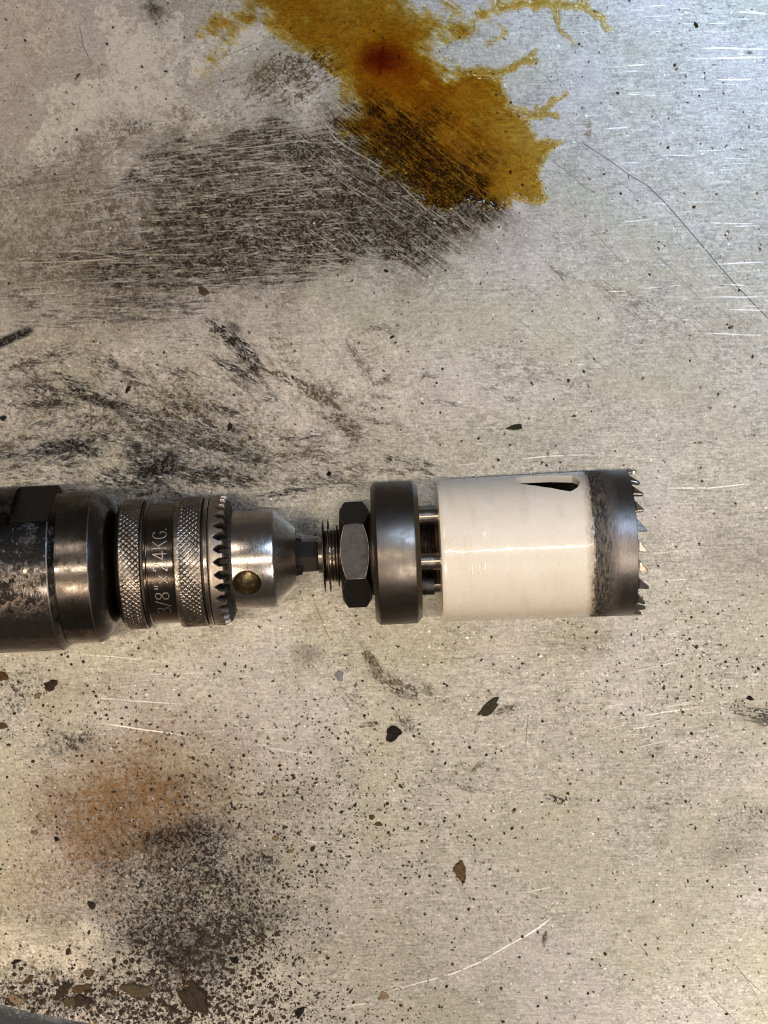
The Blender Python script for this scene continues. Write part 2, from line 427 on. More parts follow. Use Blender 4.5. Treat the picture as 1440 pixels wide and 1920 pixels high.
clean, bright, dark = Lines(), Lines(), Lines()
dmask = np.clip(black + brown * .5, 0, 1)
clean.field(1700, 0, 640, 230, 620, -5, 4, 7, 80, 1.3, .85, dmask, .006, .2)
clean.field(130, 0, 700, 260, 620, -4, 4, 60, 190, 1.5, .9, dmask, .008, .25)
clean.field(700, 560, 960, 200, 480, 37, 6, 8, 80, 1.2, .85, dmask, .006, .2)
clean.field(700, 380, 850, 300, 520, 4, 25, 5, 28, 1.3, .9, dmask)
clean.field(500, 0, 520, 600, 930, 12, 14, 8, 60, 1.3, .8, dmask)
for p, w, a in [([(0, 492), (60, 493), (130, 490), (190, 487), (240, 489)], 2.0, .9), ([(90, 500), (140, 492), (200, 487)], 1.6, .8),
                ([(110, 471), (150, 470), (200, 478), (250, 491)], 2.6, .55), ([(0, 551), (60, 552), (130, 546)], 1.8, .8),
                ([(140, 640), (215, 647)], 1.6, .9), ([(150, 385), (180, 374), (260, 360)], 1.6, .8), ([(270, 645), (350, 650), (430, 662)], 1.5, .6),
                ([(400, 282), (480, 275), (580, 262), (605, 255)], 1.8, .9), ([(400, 330), (450, 325)], 1.6, .8), ([(380, 335), (480, 322), (520, 318)], 1.4, .6),
                ([(605, 215), (612, 235), (630, 262), (665, 285), (710, 310), (745, 335)], 1.8, .95),
                ([(740, 335), (790, 385), (815, 405)], 1.5, .9), ([(800, 255), (850, 300), (900, 370)], 1.4, .35),
                ([(640, 340), (700, 375), (760, 420)], 1.5, .8), ([(560, 415), (610, 450), (650, 480)], 1.5, .7)]:
    clean.add(p, w, a, .5)
# bright straight scratches on the right, and single ones elsewhere
bright.field(130, 1150, 1440, 10, 620, -2, 2.5, 12, 130, 1.2, .75, None, .004, .35)
bright.field(60, 1000, 1440, 100, 700, -2, 3, 10, 60, 1.0, .5, None, .004, .3)
bright.field(500, 0, 1440, 0, 1920, -2, 4, 8, 50, .9, .22, None, .01, .3)
bright.field(60, 160, 520, 1230, 1420, 4, 3, 30, 120, 1.0, .35, None, .01, .4)
bright.field(26, 1140, 1330, 1310, 1400, -10, 3, 30, 130, 1.1, .55, None, .01, .3)
for p, w, a in [([(1300, 110), (1440, 107)], 2.2, .95), ([(1330, 90), (1440, 92)], 2.0, .7), ([(1340, 150), (1440, 148)], 2.4, .95), ([(1380, 22), (1440, 26)], 2, .8),
                ([(1310, 91), (1390, 90)], 1.6, .7), ([(1170, 124), (1212, 121)], 1.8, .8), ([(1130, 242), (1185, 238)], 1.6, .8), ([(1240, 290), (1330, 292)], 1.6, .7),
                ([(1310, 558), (1440, 556)], 1.8, .75), ([(1340, 495), (1440, 492)], 1.8, .7), ([(1320, 625), (1440, 628)], 1.6, .7), ([(1320, 418), (1420, 420)], 1.5, .7),
                ([(1360, 580), (1440, 582)], 2, .6), ([(960, 862), (1005, 857), (1110, 852)], 1.5, .75), ([(1230, 915), (1330, 915), (1430, 905)], 1.5, .8),
                ([(183, 1355), (228, 1362), (300, 1372), (360, 1382)], 1.8, .9), ([(175, 1309), (260, 1315), (360, 1321)], 1.5, .6), ([(260, 1265), (400, 1262)], 1.4, .35),
                ([(130, 1225), (220, 1232), (330, 1245)], 1.4, .5), ([(470, 1397), (560, 1412), (620, 1425)], 1.3, .45),
                ([(635, 1890), (700, 1880)], 1.8, .7), ([(722, 1860), (790, 1842), (850, 1825), (905, 1802), (945, 1778), (990, 1752), (1010, 1738), (1036, 1720)], 2.4, .95),
                ([(950, 1775), (985, 1755), (1010, 1740), (1034, 1720)], 3.2, .9), ([(980, 1675), (1040, 1663)], 1.8, .6),
                ([(1178, 1262), (1250, 1245), (1300, 1233)], 1.3, .5), ([(1190, 1345), (1260, 1333), (1320, 1325)], 1.6, .7), ([(1185, 1367), (1240, 1358)], 1.6, .8),
                ([(850, 872), (905, 868)], 1.2, .4), ([(1200, 1040), (1290, 1032)], 1.2, .4), ([(1220, 1088), (1290, 1086)], 1.4, .6), ([(560, 1575), (650, 1582)], 1.4, .4)]:
    bright.add(p, w, a, .4, .05)
# dark scratches
dark.add([(1095, 270), (1130, 292), (1180, 328), (1215, 348)], 3.6, .65, .3, 0, False)
dark.add([(1213, 347), (1245, 378), (1275, 412), (1320, 465), (1345, 495), (1380, 535), (1440, 597)], 6.0, .85, .4, 0, False)
for p, w, a in [([(1110, 432), (1165, 490), (1195, 520)], 1.8, .6), ([(1210, 455), (1270, 515), (1340, 590), (1370, 612)], 1.7, .55), ([(1250, 440), (1310, 505)], 1.6, .5),
                ([(1370, 500), (1440, 572)], 1.6, .5), ([(1180, 548), (1250, 585), (1312, 614)], 1.5, .5), ([(960, 588), (1010, 630), (1040, 655)], 1.5, .5),
                ([(1120, 640), (1165, 675), (1210, 710)], 1.6, .45), ([(1080, 775), (1130, 758), (1180, 745)], 1.4, .4), ([(1180, 165), (1225, 205), (1241, 235), (1255, 283)], 1.6, .5),
                ([(1150, 370), (1180, 385), (1200, 378), (1205, 350)], 1.4, .4), ([(1040, 320), (1140, 375)], 1.3, .35), ([(1310, 225), (1345, 300)], 1.2, .35),
                ([(1340, 360), (1375, 400)], 1.3, .45), ([(990, 15), (1050, 60)], 1.4, .4), ([(580, 1105), (610, 1180), (626, 1214)], 1.8, .75), ([(575, 1140), (600, 1198)], 1.4, .5),
                ([(990, 1338), (984, 1420)], 2.0, .75), ([(1318, 1290), (1330, 1350), (1337, 1385)], 1.8, .5), ([(1316, 1250), (1306, 1300)], 1.6, .5), ([(1320, 1430), (1298, 1480)], 1.3, .4),
                ([(1278, 1500), (1276, 1535)], 1.3, .5), ([(1364, 1792), (1400, 1835), (1440, 1872)], 2.0, .75), ([(1385, 1815), (1420, 1870), (1440, 1920)], 1.8, .6),
                ([(1324, 1858), (1350, 1885), (1385, 1920)], 2.0, .75), ([(1198, 1770), (1216, 1790)], 2.2, .7), ([(980, 1895), (974, 1915)], 2, .6), ([(1400, 1895), (1440, 1920)], 1.4, .4),
                ([(345, 15), (400, 40), (480, 70)], .1, .1), ([(408, 112), (460, 90), (500, 72)], 1.8, .7), ([(147, 40), (156, 85), (172, 122)], 2.4, .7), ([(185, 120), (188, 160)], 2.0, .5),
                ([(203, 130), (214, 160)], 2.0, .5), ([(360, 600), (345, 560), (390, 570)], .1, .1), ([(100, 920), (125, 870), (165, 770)], 2.2, .5), ([(435, 1820), (455, 1880), (470, 1920)], 2.2, .45),
                ([(450, 1820), (465, 1890)], 1.6, .35), ([(760, 1790), (950, 1785)], .1, .1), ([(820, 1830), (880, 1812)], 2.0, .6), ([(890, 1800), (920, 1788)], 2.2, .6),
                ([(345, 1185), (365, 1260)], 1.4, .35), ([(456, 1190), (475, 1260)], 1.4, .35), ([(640, 1010), (640, 1011)], .1, .1), ([(240, 640), (250, 590), (262, 570)], 2.0, .4),
                ([(360, 700), (430, 715), (480, 718), (560, 722)], 1.6, .4)]:
    dark.add(p, w, a, .4)
dark.field(60, 300, 1440, 0, 1900, 40, 40, 60, 240, 1.3, .3, None, .03, .3)
bright.field(60, 0, 1440, 0, 1900, 20, 50, 40, 200, 1.1, .28, None, .03, .4)
dark.field(130, 1000, 1440, 280, 700, 41, 4, 20, 150, 1.3, .6, None, .01)
dark.field(160, 700, 1440, 600, 1900, 60, 40, 10, 60, 1.0, .35, None, .04)
dark.field(160, 0, 700, 1200, 1800, 60, 40, 8, 40, 1.0, .35, None, .05)
cleanA, brightA, darkA = clean.done(), bright.done(), dark.done()

class Specks:
    def __init__(s): s.x, s.y, s.w = [], [], []
    def add(s, cx, cy, r, amt=1.0):
        k = max(5, int(r * r * 6)); a = RNG.uniform(0, 6.283, k); q = np.sqrt(RNG.random(k)) * r
        q = q * (1 + .45 * np.sin(2 * a + RNG.uniform(0, 6)) + .35 * np.sin(3 * a + RNG.uniform(0, 6)))
        e = RNG.uniform(.25, .95); th = RNG.uniform(0, 3.14)
        u = np.cos(a) * q * 1.2; v = np.sin(a) * q * e
        s.x.append(cx + u * math.cos(th) - v * math.sin(th)); s.y.append(cy + u * math.sin(th) + v * math.cos(th))
        s.w.append(np.full(k, amt * 3.14 * r * r * e * 2.2 / k / PITCH ** 2))
    def field(s, n, rmin, rmax, dens, amt=(.5, 1)):
        got = 0
        while got < n:
            cx = RNG.uniform(0, W, 400); cy = RNG.uniform(0, H, 400); d = RNG.random(400)
            for x, y, q in zip(cx, cy, d):
                if q < dens(x, y):
                    s.add(x, y, rmin * (rmax / rmin) ** (RNG.random() ** 3.0), RNG.uniform(*amt)); got += 1
                    if got >= n: break
    def done(s): return splat(np.concatenate(s.x), np.concatenate(s.y), np.concatenate(s.w))
def g2(x, y, cx, cy, rx, ry): return math.exp(-((x - cx) / rx) ** 2 - ((y - cy) / ry) ** 2)
spk, spb, spw = Specks(), Specks(), Specks()
spk.field(8500, .6, 2.9, lambda x, y: min(1, .03 + .045 * (y > 1100) + .35 * g2(x, y, 450, 1600, 330, 240) + 2.5 * g2(x, y, 370, 1800, 150, 100) + 3.0 * g2(x, y, 210, 1900, 300, 60)
          + .22 * g2(x, y, 1300, 1250, 170, 130) + .15 * g2(x, y, 100, 1330, 160, 90) + .15 * g2(x, y, 600, 1440, 160, 120) + .1 * g2(x, y, 740, 560, 120, 90)))
spb.field(5000, .7, 3.2, lambda x, y: min(1, .025 + .5 * g2(x, y, 230, 1500, 200, 130) + 2.5 * g2(x, y, 140, 1880, 240, 70) + .25 * g2(x, y, 550, 1480, 300, 150) + .03 * (y > 1100)), (.4, .8))
spw.field(3600, .7, 1.9, lambda x, y: .10 + .5 * (y > 1150) * (1 if x > 700 else .45) + .1 * (x > 800), (.2, .95))  # sparkle of the metal painted in as fine white flecks
spkA, spbA, spwA = spk.done(), spb.done(), spw.done()

# ---- put the layers together
def C(r, g, b): return np.array([r, g, b], np.float32)
def over(base, a, c): return base * (1 - a[..., None]) + np.asarray(c, np.float32) * a[..., None]
fine3 = fbm(X, Y, 4.4, 8, 2, .6, -3, 1.9)
v = .80 + .20 * (mott - .5) + .24 * (fine2 - .5) + + .50 * (fine1 - .5) + .30 * (fine3 - .5) + .40 * (horiz - .5) + .22 * (big - .5)
col = C(.425, .40, .345) * v[..., None]
tint = fbm(X, Y, 120, 40, 3)
col = over(col, .38 * sst(.45, .75, tint), C(.33, .31, .22)); col = over(col, .28 * sst(.52, .75, 1 - tint), C(.46, .42, .42))
film = sst(1000, 150, X) * sst(1500, 500, Y)
col = over(col, .22 * film, C(.30, .24, .165))
grey_b = np.clip(grey * 1.3, 0, 1) * (1 - .8 * pale)
col = over(col, .75 * grey_b, C(.36, .305, .265) * (1 + .25 * (fine1 - .5))[..., None])
pl = sst(.34, .50, pale + .55 * (fbm(X, Y, 12, 60, 4, .6) - .5) + .5 * (fbm(X, Y, 44, 61, 3) - .5)) * np.clip(pale * 2.2, 0, 1) * (.45 + .75 * fbm(X, Y, 6, 62, 3)) + .25 * pale
pl = pl * (.45 + .9 * sst(.36, .62, .5 * fbm(X, Y, 5, 63, 3, .65) + .5 * fbm(X, Y, 13, 64, 3, .6)))
col = over(col, .62 * np.clip(pl, 0, 1), C(.60, .55, .46))
zone = np.clip(sst(1050, 450, X) * sst(1450, 1000, Y) + .16, 0, 1)
g1 = sst(.52, .70, .6 * fbm(X, Y, 6.0, 95, 4, .65) + .4 * fbm(X, Y, 40, 96, 3))
g2_ = sst(.52, .70, .6 * fbm(X, Y, 5.0, 97, 4, .65) + .4 * fbm(X, Y, 50, 98, 3))
col = over(col, .42 * g1 * zone, C(.20, .155, .10)); col = over(col, .40 * g2_ * zone, C(.60, .54, .45))
keep = 1 - .74 * cleanA
flb = sst(.34, .66, .5 * fbm(X, Y, 3.2, 93, 2, .6) + .5 * fbm(X, Y, 9, 94, 3, .6))
col = over(col, np.clip(brown * (.35 + 1.05 * flb) * keep, 0, 1), C(.120, .088, .050))
col = over(col, np.clip(rust * (.92 + .60 * flb), 0, 1), C(.265, .150, .066))
fl = sst(.34, .62, .6 * fbm(X, Y, 3.0, 91, 2, .6) + .4 * fbm(X, Y, 6.5, 92, 3, .6))
col = over(col, np.clip(black * (.52 + .62 * fl) * keep, 0, 1), C(.034, .026, .018))
col = over(col, np.clip(solid * (.75 + .4 * fl), 0, 1), C(.026, .020, .015))
col = over(col, .35 * cleanA, C(.50, .43, .33))
col = over(col, .85 * darkA, C(.10, .098, .096))
col = over(col, .85 * brightA, C(.95, .92, .88))
col = over(col, .62 * spwA, C(.95, .91, .85))
col = over(col, .9 * spbA, C(.16, .085, .04))
col = over(col, .95 * spkA, C(.022, .018, .015))
def box3(a):
    p = np.pad(a, ((1, 1), (1, 1), (0, 0)), 'edge')
    h = (p[:, :-2] + p[:, 1:-1] * 2 + p[:, 2:]) / 4
    return (h[:-2] + h[1:-1] * 2 + h[2:]) / 4
col = col + .6 * (col - box3(col))                     # the splatted marks come out a little soft: crisp them
col = np.clip(col, .012, 1)
grime_shade = np.clip(.95 * black * keep + .75 * brown * keep + .8 * rust + solid + spkA + spbA, 0, 1)
gloss = np.clip(.5 + .35 * (brightA + spwA) - .3 * (black + brown * .5), 0, 1)

# the sheet is folded down along its front edge (lower left corner of the picture)
EDGE = lambda x: 1884 + .222 * x + 1.5 * np.sin(x / 40)
dn = (Y - EDGE(X)) * .976
Zm = np.where(dn > 0, -1.5 * np.clip(dn, 0, None), 0.0) + .6 * (big - .5)
Zm = Zm.astype(np.float32)
apron = sst(-1, 1.5, dn)
col = over(col, apron, C(.42, .45, .48))
gloss = gloss * (1 - apron) + .35 * apron

vco = np.stack([(X - W / 2) * U, (H / 2 - Y) * U, Zm * U], -1).reshape(-1, 3).astype(np.float32)
idx = np.arange(NY * NX).reshape(NY, NX)
q = np.stack([idx[:-1, :-1], idx[1:, :-1], idx[1:, 1:], idx[:-1, 1:]], -1).reshape(-1, 4)
dq = np.maximum.reduce([dn[:-1, :-1], dn[1:, 1:]]).reshape(-1)
q = q[dq < 420]
me = bpy.data.meshes.new('table_top')
me.vertices.add(len(vco)); me.vertices.foreach_set('co', vco.ravel())
me.loops.add(q.size); me.loops.foreach_set('vertex_index', q.ravel().astype(np.int32))
me.polygons.add(len(q)); me.polygons.foreach_set('loop_start', np.arange(0, q.size, 4, dtype=np.int32))
me.update(calc_edges=True)
at = me.color_attributes.new('surface_tint', 'FLOAT_COLOR', 'POINT')
at.data.foreach_set('color', np.concatenate([col, gloss[..., None]], -1).reshape(-1).astype(np.float32))
at = me.attributes.new('grime_shade', 'FLOAT', 'POINT')
at.data.foreach_set('value', grime_shade.reshape(-1).astype(np.float32))
t = NT('scratched_sheet_metal')
gm = t.new('ShaderNodeAttribute', attribute_name='grime_shade')
an = t.new('ShaderNodeVertexColor', layer_name='surface_tint')
gr = t.noise(3.4, 3, .7); gr2 = t.noise(2.2, 3, .6, (.25, 1, 1))
c = t.mix(1.0, an.outputs[0], t.ramp(gr, [(.30, .70), (.70, 1.04)]), 'MULTIPLY')
r = t.math('ADD', t.math('MULTIPLY', an.outputs[1], -.22), t.math('ADD', t.math('MULTIPLY', gr2, .25), .35))
t.set(Base_Color=c, Metallic=t.math('MULTIPLY', t.math('SUBTRACT', 1.0, gm.outputs['Fac'], True), .80), Specular_IOR_Level=t.math('MULTIPLY', t.math('SUBTRACT', 1.0, gm.outputs['Fac'], True), .22),
      Roughness=t.math('ADD', r, t.math('MULTIPLY', gm.outputs['Fac'], .18)))
t.bump(t.math('ADD', gr, gr2), .22, .8)
table = tag(link('table_top', me, t.m), 'stained and scratched sheet metal table top with a folded edge', 'table top', kind='structure')

# floor far below the edge
t = NT('concrete_floor'); n = t.noise(900, 5); t.set(Base_Color=t.ramp(n, [(.3, .10), (.7, .16)]), Roughness=.8)
fl = mesh_from('floor', [(-3, -3, 0), (3, -3, 0), (3, 3, 0), (-3, 3, 0)], [(0, 1, 2, 3)], False)
tag(link('floor', fl, t.m, loc=(0, 0, -.85)), 'grey concrete floor under the table', 'floor', kind='structure')

# ------------------------------------------------------------------ the drill and its chuck
ANG = math.radians(2.57)
AX0 = Vector((0, -73.9 * U, 0))
def root(name, s):
    o = bpy.data.objects.new(name, None); COL.objects.link(o); o.empty_display_size = .02
    o.location = AX0 + Vector((math.cos(ANG), math.sin(ANG), 0)) * (s * U)
    o.rotation_euler = (0, 0, ANG)
    return o

B1 = -620.0
drill = tag(root('pneumatic_drill', B1), 'black steel drill nose entering from the left, gripping a hole saw in its keyed chuck', 'drill')

# materials of the drill
t = NT('oily_black_steel')
d = t.noise(24, 6, .75, (1, .8, .8)); g = t.noise(3.2, 4, .65); st = t.noise(1.2, 2, .6, (1, .04, .04))
chips = t.ramp(t.noise(7, 5, .7), [(.60, 0), (.66, 1)])
yy = t.axis(1)                                        # painted highlight and reflection lighten the crest and near side; far side caked
d = t.math('ADD', d, t.ramp(t.math('DIVIDE', t.math('ADD', yy, 150.0), 300.0), [(.0, .30), (.30, .16), (.44, .26), (.52, .13), (.60, .0), (1.0, .06)]))
patch = t.ramp(d, [(.56, 0), (.72, 1)])
c = t.mix(patch, (.014, .011, .008), (.17, .142, .115))
c = t.mix(t.math('MULTIPLY', chips, t.math('SUBTRACT', 1.0, patch)), c, (.26, .215, .17))
r = t.math('ADD', t.math('MULTIPLY', patch, -.10), t.math('ADD', t.math('MULTIPLY', g, .22), .13))
t.set(Base_Color=c, Metallic=.9, Roughness=r)
t.bump(t.math('ADD', t.math('MULTIPLY', t.math('SUBTRACT', 1.0, patch), t.math('MULTIPLY', g, 3.0)), t.math('MULTIPLY', st, .25)), .35, 1.4)
M_BODY = t.m
M_NOSE = metal('turned_black_steel', (.31, .272, .238), .115, (.012, .010, .008), .62, 30)
M_FLAT = metal('milled_dark_steel', (.075, .063, .052), .5, (.03, .025, .02), .25, 14, False)
M_CHUCK = metal('worn_chuck_steel', (.66, .58, .50), .18, (.04, .03, .022), .35, 12)
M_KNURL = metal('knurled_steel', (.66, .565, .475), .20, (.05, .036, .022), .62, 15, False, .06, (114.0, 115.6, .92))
M_BAND = metal('dark_turned_band', (.27, .23, .195), .125, (.03, .025, .02), .22, 20)
M_BRIGHT = metal('bright_machined_steel', (.86, .79, .71), .165, (.12, .095, .075), .36, 10, True, .09)
M_GROOVE = metal('grease_filled_groove', (.06, .05, .04), .55, (.30, .25, .18), .30, 7, False)
M_HOLE_TINT = metal('warm_reflection_hole', (.42, .33, .19), .26, (.05, .035, .018), .7, 8, False)  # brass tint puts a warm reflection into the hole's colour
M_EDGE = metal('worn_bright_edge', (.40, .36, .32), .30, (.05, .04, .035), .6, 9, False)
M_BLACK = metal('black_oxide_steel', (.085, .076, .069), .40, (.03, .026, .022), .35, 10, False)

flat_phi = math.radians(62)
housing = lathe('housing', [(-1150, 148), (-800, 148), (-579, 148), (-577, 147), (-567, 139), (-566, 120)], B1, 160, wear=(2,))
# wrench flat milled into the housing
nrm = Vector((0, math.sin(flat_phi), math.cos(flat_phi))); tg = Vector((0, math.cos(flat_phi), -math.sin(flat_phi)))
vs = []
for s in (-644, -560):
    for (a, b) in ((-95, 131), (95, 131), (95, 190), (-95, 190)):
        p = nrm * b + tg * a
        vs.append(((s - B1) * U, p.y * U, (AXH + p.z) * U))
cut = mesh_from('cut', vs, [(3, 2, 1, 0), (4, 5, 6, 7), (0, 1, 5, 4), (1, 2, 6, 5), (2, 3, 7, 6), (3, 0, 4, 7)], False)
housing = boolean(housing, cut)
link('housing', housing, (M_BODY, M_EDGE), drill)
# skin of the flat: a thin milled face
vs = []
for s, b in ((-643, 131.25), (-579, 131.25)):
    for a in (-67, 67):
        p = nrm * b + tg * a
        vs.append(((s - B1) * U, p.y * U, (AXH + p.z) * U))
link('wrench_flat', mesh_from('wrench_flat', vs, [(0, 1, 3, 2)], False), M_FLAT, drill)
link('nose_collar', lathe('nose_collar', [(-575, 120), (-575, 136), (-511, 136), (-509.3, 135.2), (-500, 130), (-490, 122), (-480, 108), (-474, 90), (-473, 40)], B1, 160, True, 25, wear=(2,)), (M_NOSE, M_EDGE), drill)

# chuck: the bright body is the part, its rings are sub-parts
chuck_me = lathe('chuck', [(-300, 80), (-268, 88.5), (-197, 88.5), (-193.5, 87.5), (-191.5, 86), (-159, 54), (-157, 52), (-157, 33), (-185, 31)], B1, 160)
kh_s, kh_phi = -241.5, math.radians(-27)
def radial_tool(s0, phi, rings, seg=40):
    """surface of revolution about a radius of the tool: rings = [(distance from axis, radius)]"""
    n = Vector((0, math.sin(phi), math.cos(phi))); e1 = Vector((1, 0, 0)); e2 = n.cross(e1)
    vs, fs = [], []
    for (b, r) in rings:
        for k in range(seg):
            a = 2 * math.pi * k / seg
            p = n * b + e1 * (r * math.cos(a)) + e2 * (r * math.sin(a))
            vs.append(((s0 + p.x - B1) * U, p.y * U, (AXH + p.z) * U))
    for i in range(len(rings) - 1):
        for k in range(seg):
            a = i * seg + k; b_ = i * seg + (k + 1) % seg
            fs.append((a, b_, b_ + seg, a + seg))
    fs.append(tuple(reversed(range(seg)))); fs.append(tuple((len(rings) - 1) * seg + k for k in range(seg)))
    m = mesh_from('radial', vs, fs, True, 40)
    bm = bmesh.new(); bm.from_mesh(m); bmesh.ops.recalc_face_normals(bm, faces=bm.faces); bm.to_mesh(m); bm.free()
    m.set_sharp_from_angle(angle=math.radians(40))
    return m
for k in range(3):
    chuck_me = boolean(chuck_me, radial_tool(kh_s, kh_phi + k * 2.0944, [(42, 23.5), (84, 23.5), (88, 25), (100, 30)]))
chuck = link('chuck', chuck_me, M_BRIGHT, drill)
# the drilled key hole: a cup of its own with a conical floor
n = Vector((0, math.sin(kh_phi), math.cos(kh_phi)))
for k in range(3):
    kme = radial_tool(kh_s, kh_phi + k * 2.0944, [(84.5, 23.3), (78, 22.9), (68, 22), (60, 20.5), (53, 13), (47, 1.0)])
    bm = bmesh.new(); bm.from_mesh(kme); bm.faces.ensure_lookup_table()
    cap = [f for f in bm.faces if len(f.verts) > 8 and max(e.calc_length() for e in f.edges) > 2 * U]
    bmesh.ops.delete(bm, geom=cap, context='FACES_ONLY'); bmesh.ops.reverse_faces(bm, faces=bm.faces)
    bm.to_mesh(kme); bm.free(); kme.set_sharp_from_angle(angle=math.radians(40))
    link('key_hole', kme, M_HOLE_TINT, chuck)

NK = 70
def knurl_r(lo, hi, R, lam=10.5, amp=2.7):
    def f(s, r, ph):
        if not (lo < s < hi): return r
        ed = min((s - lo), (hi - s)) / 2.0
        a = NK * ph / (2 * math.pi)
        g1 = abs(((a + s / lam) % 1) - .5) * 2; g2 = abs(((a - s / lam) % 1) - .5) * 2
        d = max(0.0, 1 - min(1 - g1, 1 - g2) / .30)
        wear = .75 + .25 * math.sin(ph * 5 + s * .1)
        return r - amp * d * min(1, ed) * wear
    return f
def ring(lo, hi, step): return [lo + (hi - lo) * i / max(1, round((hi - lo) / step)) for i in range(1 + max(1, round((hi - lo) / step)))]
R = 116.0
prof = [(-470.5, 60), (-470.5, 96), (-468, 105), (-464.5, 111), (-461.5, 114.3)] + [(s, 116.0) for s in ring(-459, -425, 1.15)] + [(-423.5, 114), (-422.5, 100)]
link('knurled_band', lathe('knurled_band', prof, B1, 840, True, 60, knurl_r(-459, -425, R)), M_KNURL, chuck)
link('grease_groove', lathe('grease_groove', [(-423, 100), (-423, 111), (-418, 110.5), (-418, 100)], B1, 128), M_GROOVE, chuck)
link('dark_band', lathe('dark_band', [(-418.5, 100), (-418.5, 113.5), (-417.5, 114.5), (-414, 114.5), (-413, 113), (-412.6, 108), (-366, 108), (-366, 100)], B1, 160), M_BAND, chuck)
prof = [(-367, 100), (-367, 110), (-365, 115), (-363.5, 116)] + [(s, 116.0) for s in ring(-357, -319, 1.15)] + [(-317.5, 115), (-316.5, 100)]
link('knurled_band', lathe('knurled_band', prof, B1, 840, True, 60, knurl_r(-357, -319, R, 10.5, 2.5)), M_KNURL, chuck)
link('grease_groove', lathe('grease_groove', [(-317, 100), (-317, 110), (-313.5, 110), (-313.5, 100)], B1, 128), M_GROOVE, chuck)
link('plain_ring', lathe('plain_ring', [(-313.8, 100), (-313.8, 115), (-313, 116), (-307.5, 116), (-306.5, 115), (-306, 100)], B1, 160), M_CHUCK, chuck)
# bevel gear cut into the end of the sleeve
NG = 32
def gear_r(s, r, ph):
    if s < -296: return r
    u = abs((((ph / (2 * math.pi) * NG) + .5) % 1) - .5)          # 0 at slot centre, .5 at tooth centre
    k = (s + 296) / 26.0                                           # 0 at slot root .. 1 at the end
    hw = .06 + .26 * min(1, k / .38) + .05 * max(0, k - .38)
    wall = min(1, max(0, (hw - u) / .085))
    dep = (3 + 20 * min(1, k / .35)) * (wall * wall * (3 - 2 * wall)) * min(1, k * 9)
    return max(min(r, 116 - dep), 80)
prof = [(-306.3, 100), (-305.5, 112), (-304.5, 115.3), (-303.5, 116), (-298, 116)] + [(s, 116.0) for s in ring(-296, -281, 1.0)] + [(s, 116 - (s + 280) * 1.9) for s in ring(-280, -271, 1.0)] + [(-270.2, 86)]
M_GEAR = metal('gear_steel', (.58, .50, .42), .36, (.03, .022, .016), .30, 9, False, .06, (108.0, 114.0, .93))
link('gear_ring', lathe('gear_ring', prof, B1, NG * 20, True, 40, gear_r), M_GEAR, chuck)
link('dirty_gap', lathe('dirty_gap', [(-273, 86), (-271.5, 92), (-266.5, 89.5), (-266, 86)], B1, 128), M_GROOVE, chuck)
# jaws gripping the shank
for k in range(3):
    ph = math.radians(75 + 120 * k)
    n = Vector((0, math.sin(ph), math.cos(ph))); tgt = Vector((0, math.cos(ph), -math.sin(ph)))
    vs = []
    for s, r0, r1 in ((-190, 29, 46), (-146, 28.5, 36)):
        for (b, a) in ((r0, -6), (r0, 6), (r1, 9), (r1, -9)):
            p = n * b + tgt * a; vs.append(((s - B1) * U, p.y * U, (AXH + p.z) * U))
    j = mesh_from('jaw', vs, [(0, 1, 2, 3), (7, 6, 5, 4), (0, 4, 5, 1), (1, 5, 6, 2), (2, 6, 7, 3), (3, 7, 4, 0)], False)
    link('jaw', bevel(j, 1.2 * U), M_NOSE, chuck)

# stamped lettering round the dark band
GL = {'3': [[(.05, .9), (.3, 1), (.55, .9), (.55, .65), (.3, .53), (.55, .42), (.58, .15), (.3, 0), (.03, .1)]],
      '/': [[(.02, -.05), (.5, 1.05)]],
      '8': [[(.3, .53), (.06, .68), (.08, .92), (.3, 1), (.52, .92), (.54, .68), (.3, .53), (.04, .36), (.05, .1), (.3, 0), (.55, .1), (.56, .36), (.3, .53)]],
      '"': [[(.18, 1.0), (.18, .76)], [(.38, 1.0), (.38, .76)]],
      'x': [[(.04, .02), (.56, .6)], [(.04, .6), (.56, .02)]],
      '2': [[(.04, .8), (.12, .96), (.3, 1), (.5, .93), (.54, .72), (.38, .45), (.03, .0), (.58, .0)]],
      '4': [[(.42, 0), (.42, 1), (.02, .3), (.58, .3)]],
      'K': [[(.06, 0), (.06, 1)], [(.56, 1), (.08, .45)], [(.22, .6), (.58, 0)]],
      'G': [[(.54, .85), (.4, .98), (.22, .98), (.06, .8), (.03, .5), (.06, .2), (.22, .02), (.42, .02), (.55, .18), (.55, .45), (.34, .45)]],
      '.': [[(.1, 0), (.1, .07)]]}
vs, fs = [], []
def stroke(pts, width, mapf):
    for (x0, y0), (x1, y1) in zip(pts[:-1], pts[1:]):
        L = math.hypot(x1 - x0, y1 - y0); ux, uy = (x1 - x0) / L, (y1 - y0) / L
        x0 -= ux * width * .3; y0 -= uy * width * .3; x1 += ux * width * .3; y1 += uy * width * .3
        k = max(1, int(L / 3)); b = len(vs)
        for i in range(k + 1):
            x = x0 + (x1 - x0) * i / k; y = y0 + (y1 - y0) * i / k
            for sg, rr in ((-1, .12), (0, .5), (1, .12)):
                vs.append(mapf(x - uy * width / 2 * sg, y + ux * width / 2 * sg, rr))
        for i in range(k):
            a = b + 3 * i
            fs.extend([(a, a + 1, a + 4, a + 3), (a + 1, a + 2, a + 5, a + 4)])
hgt = 24.0
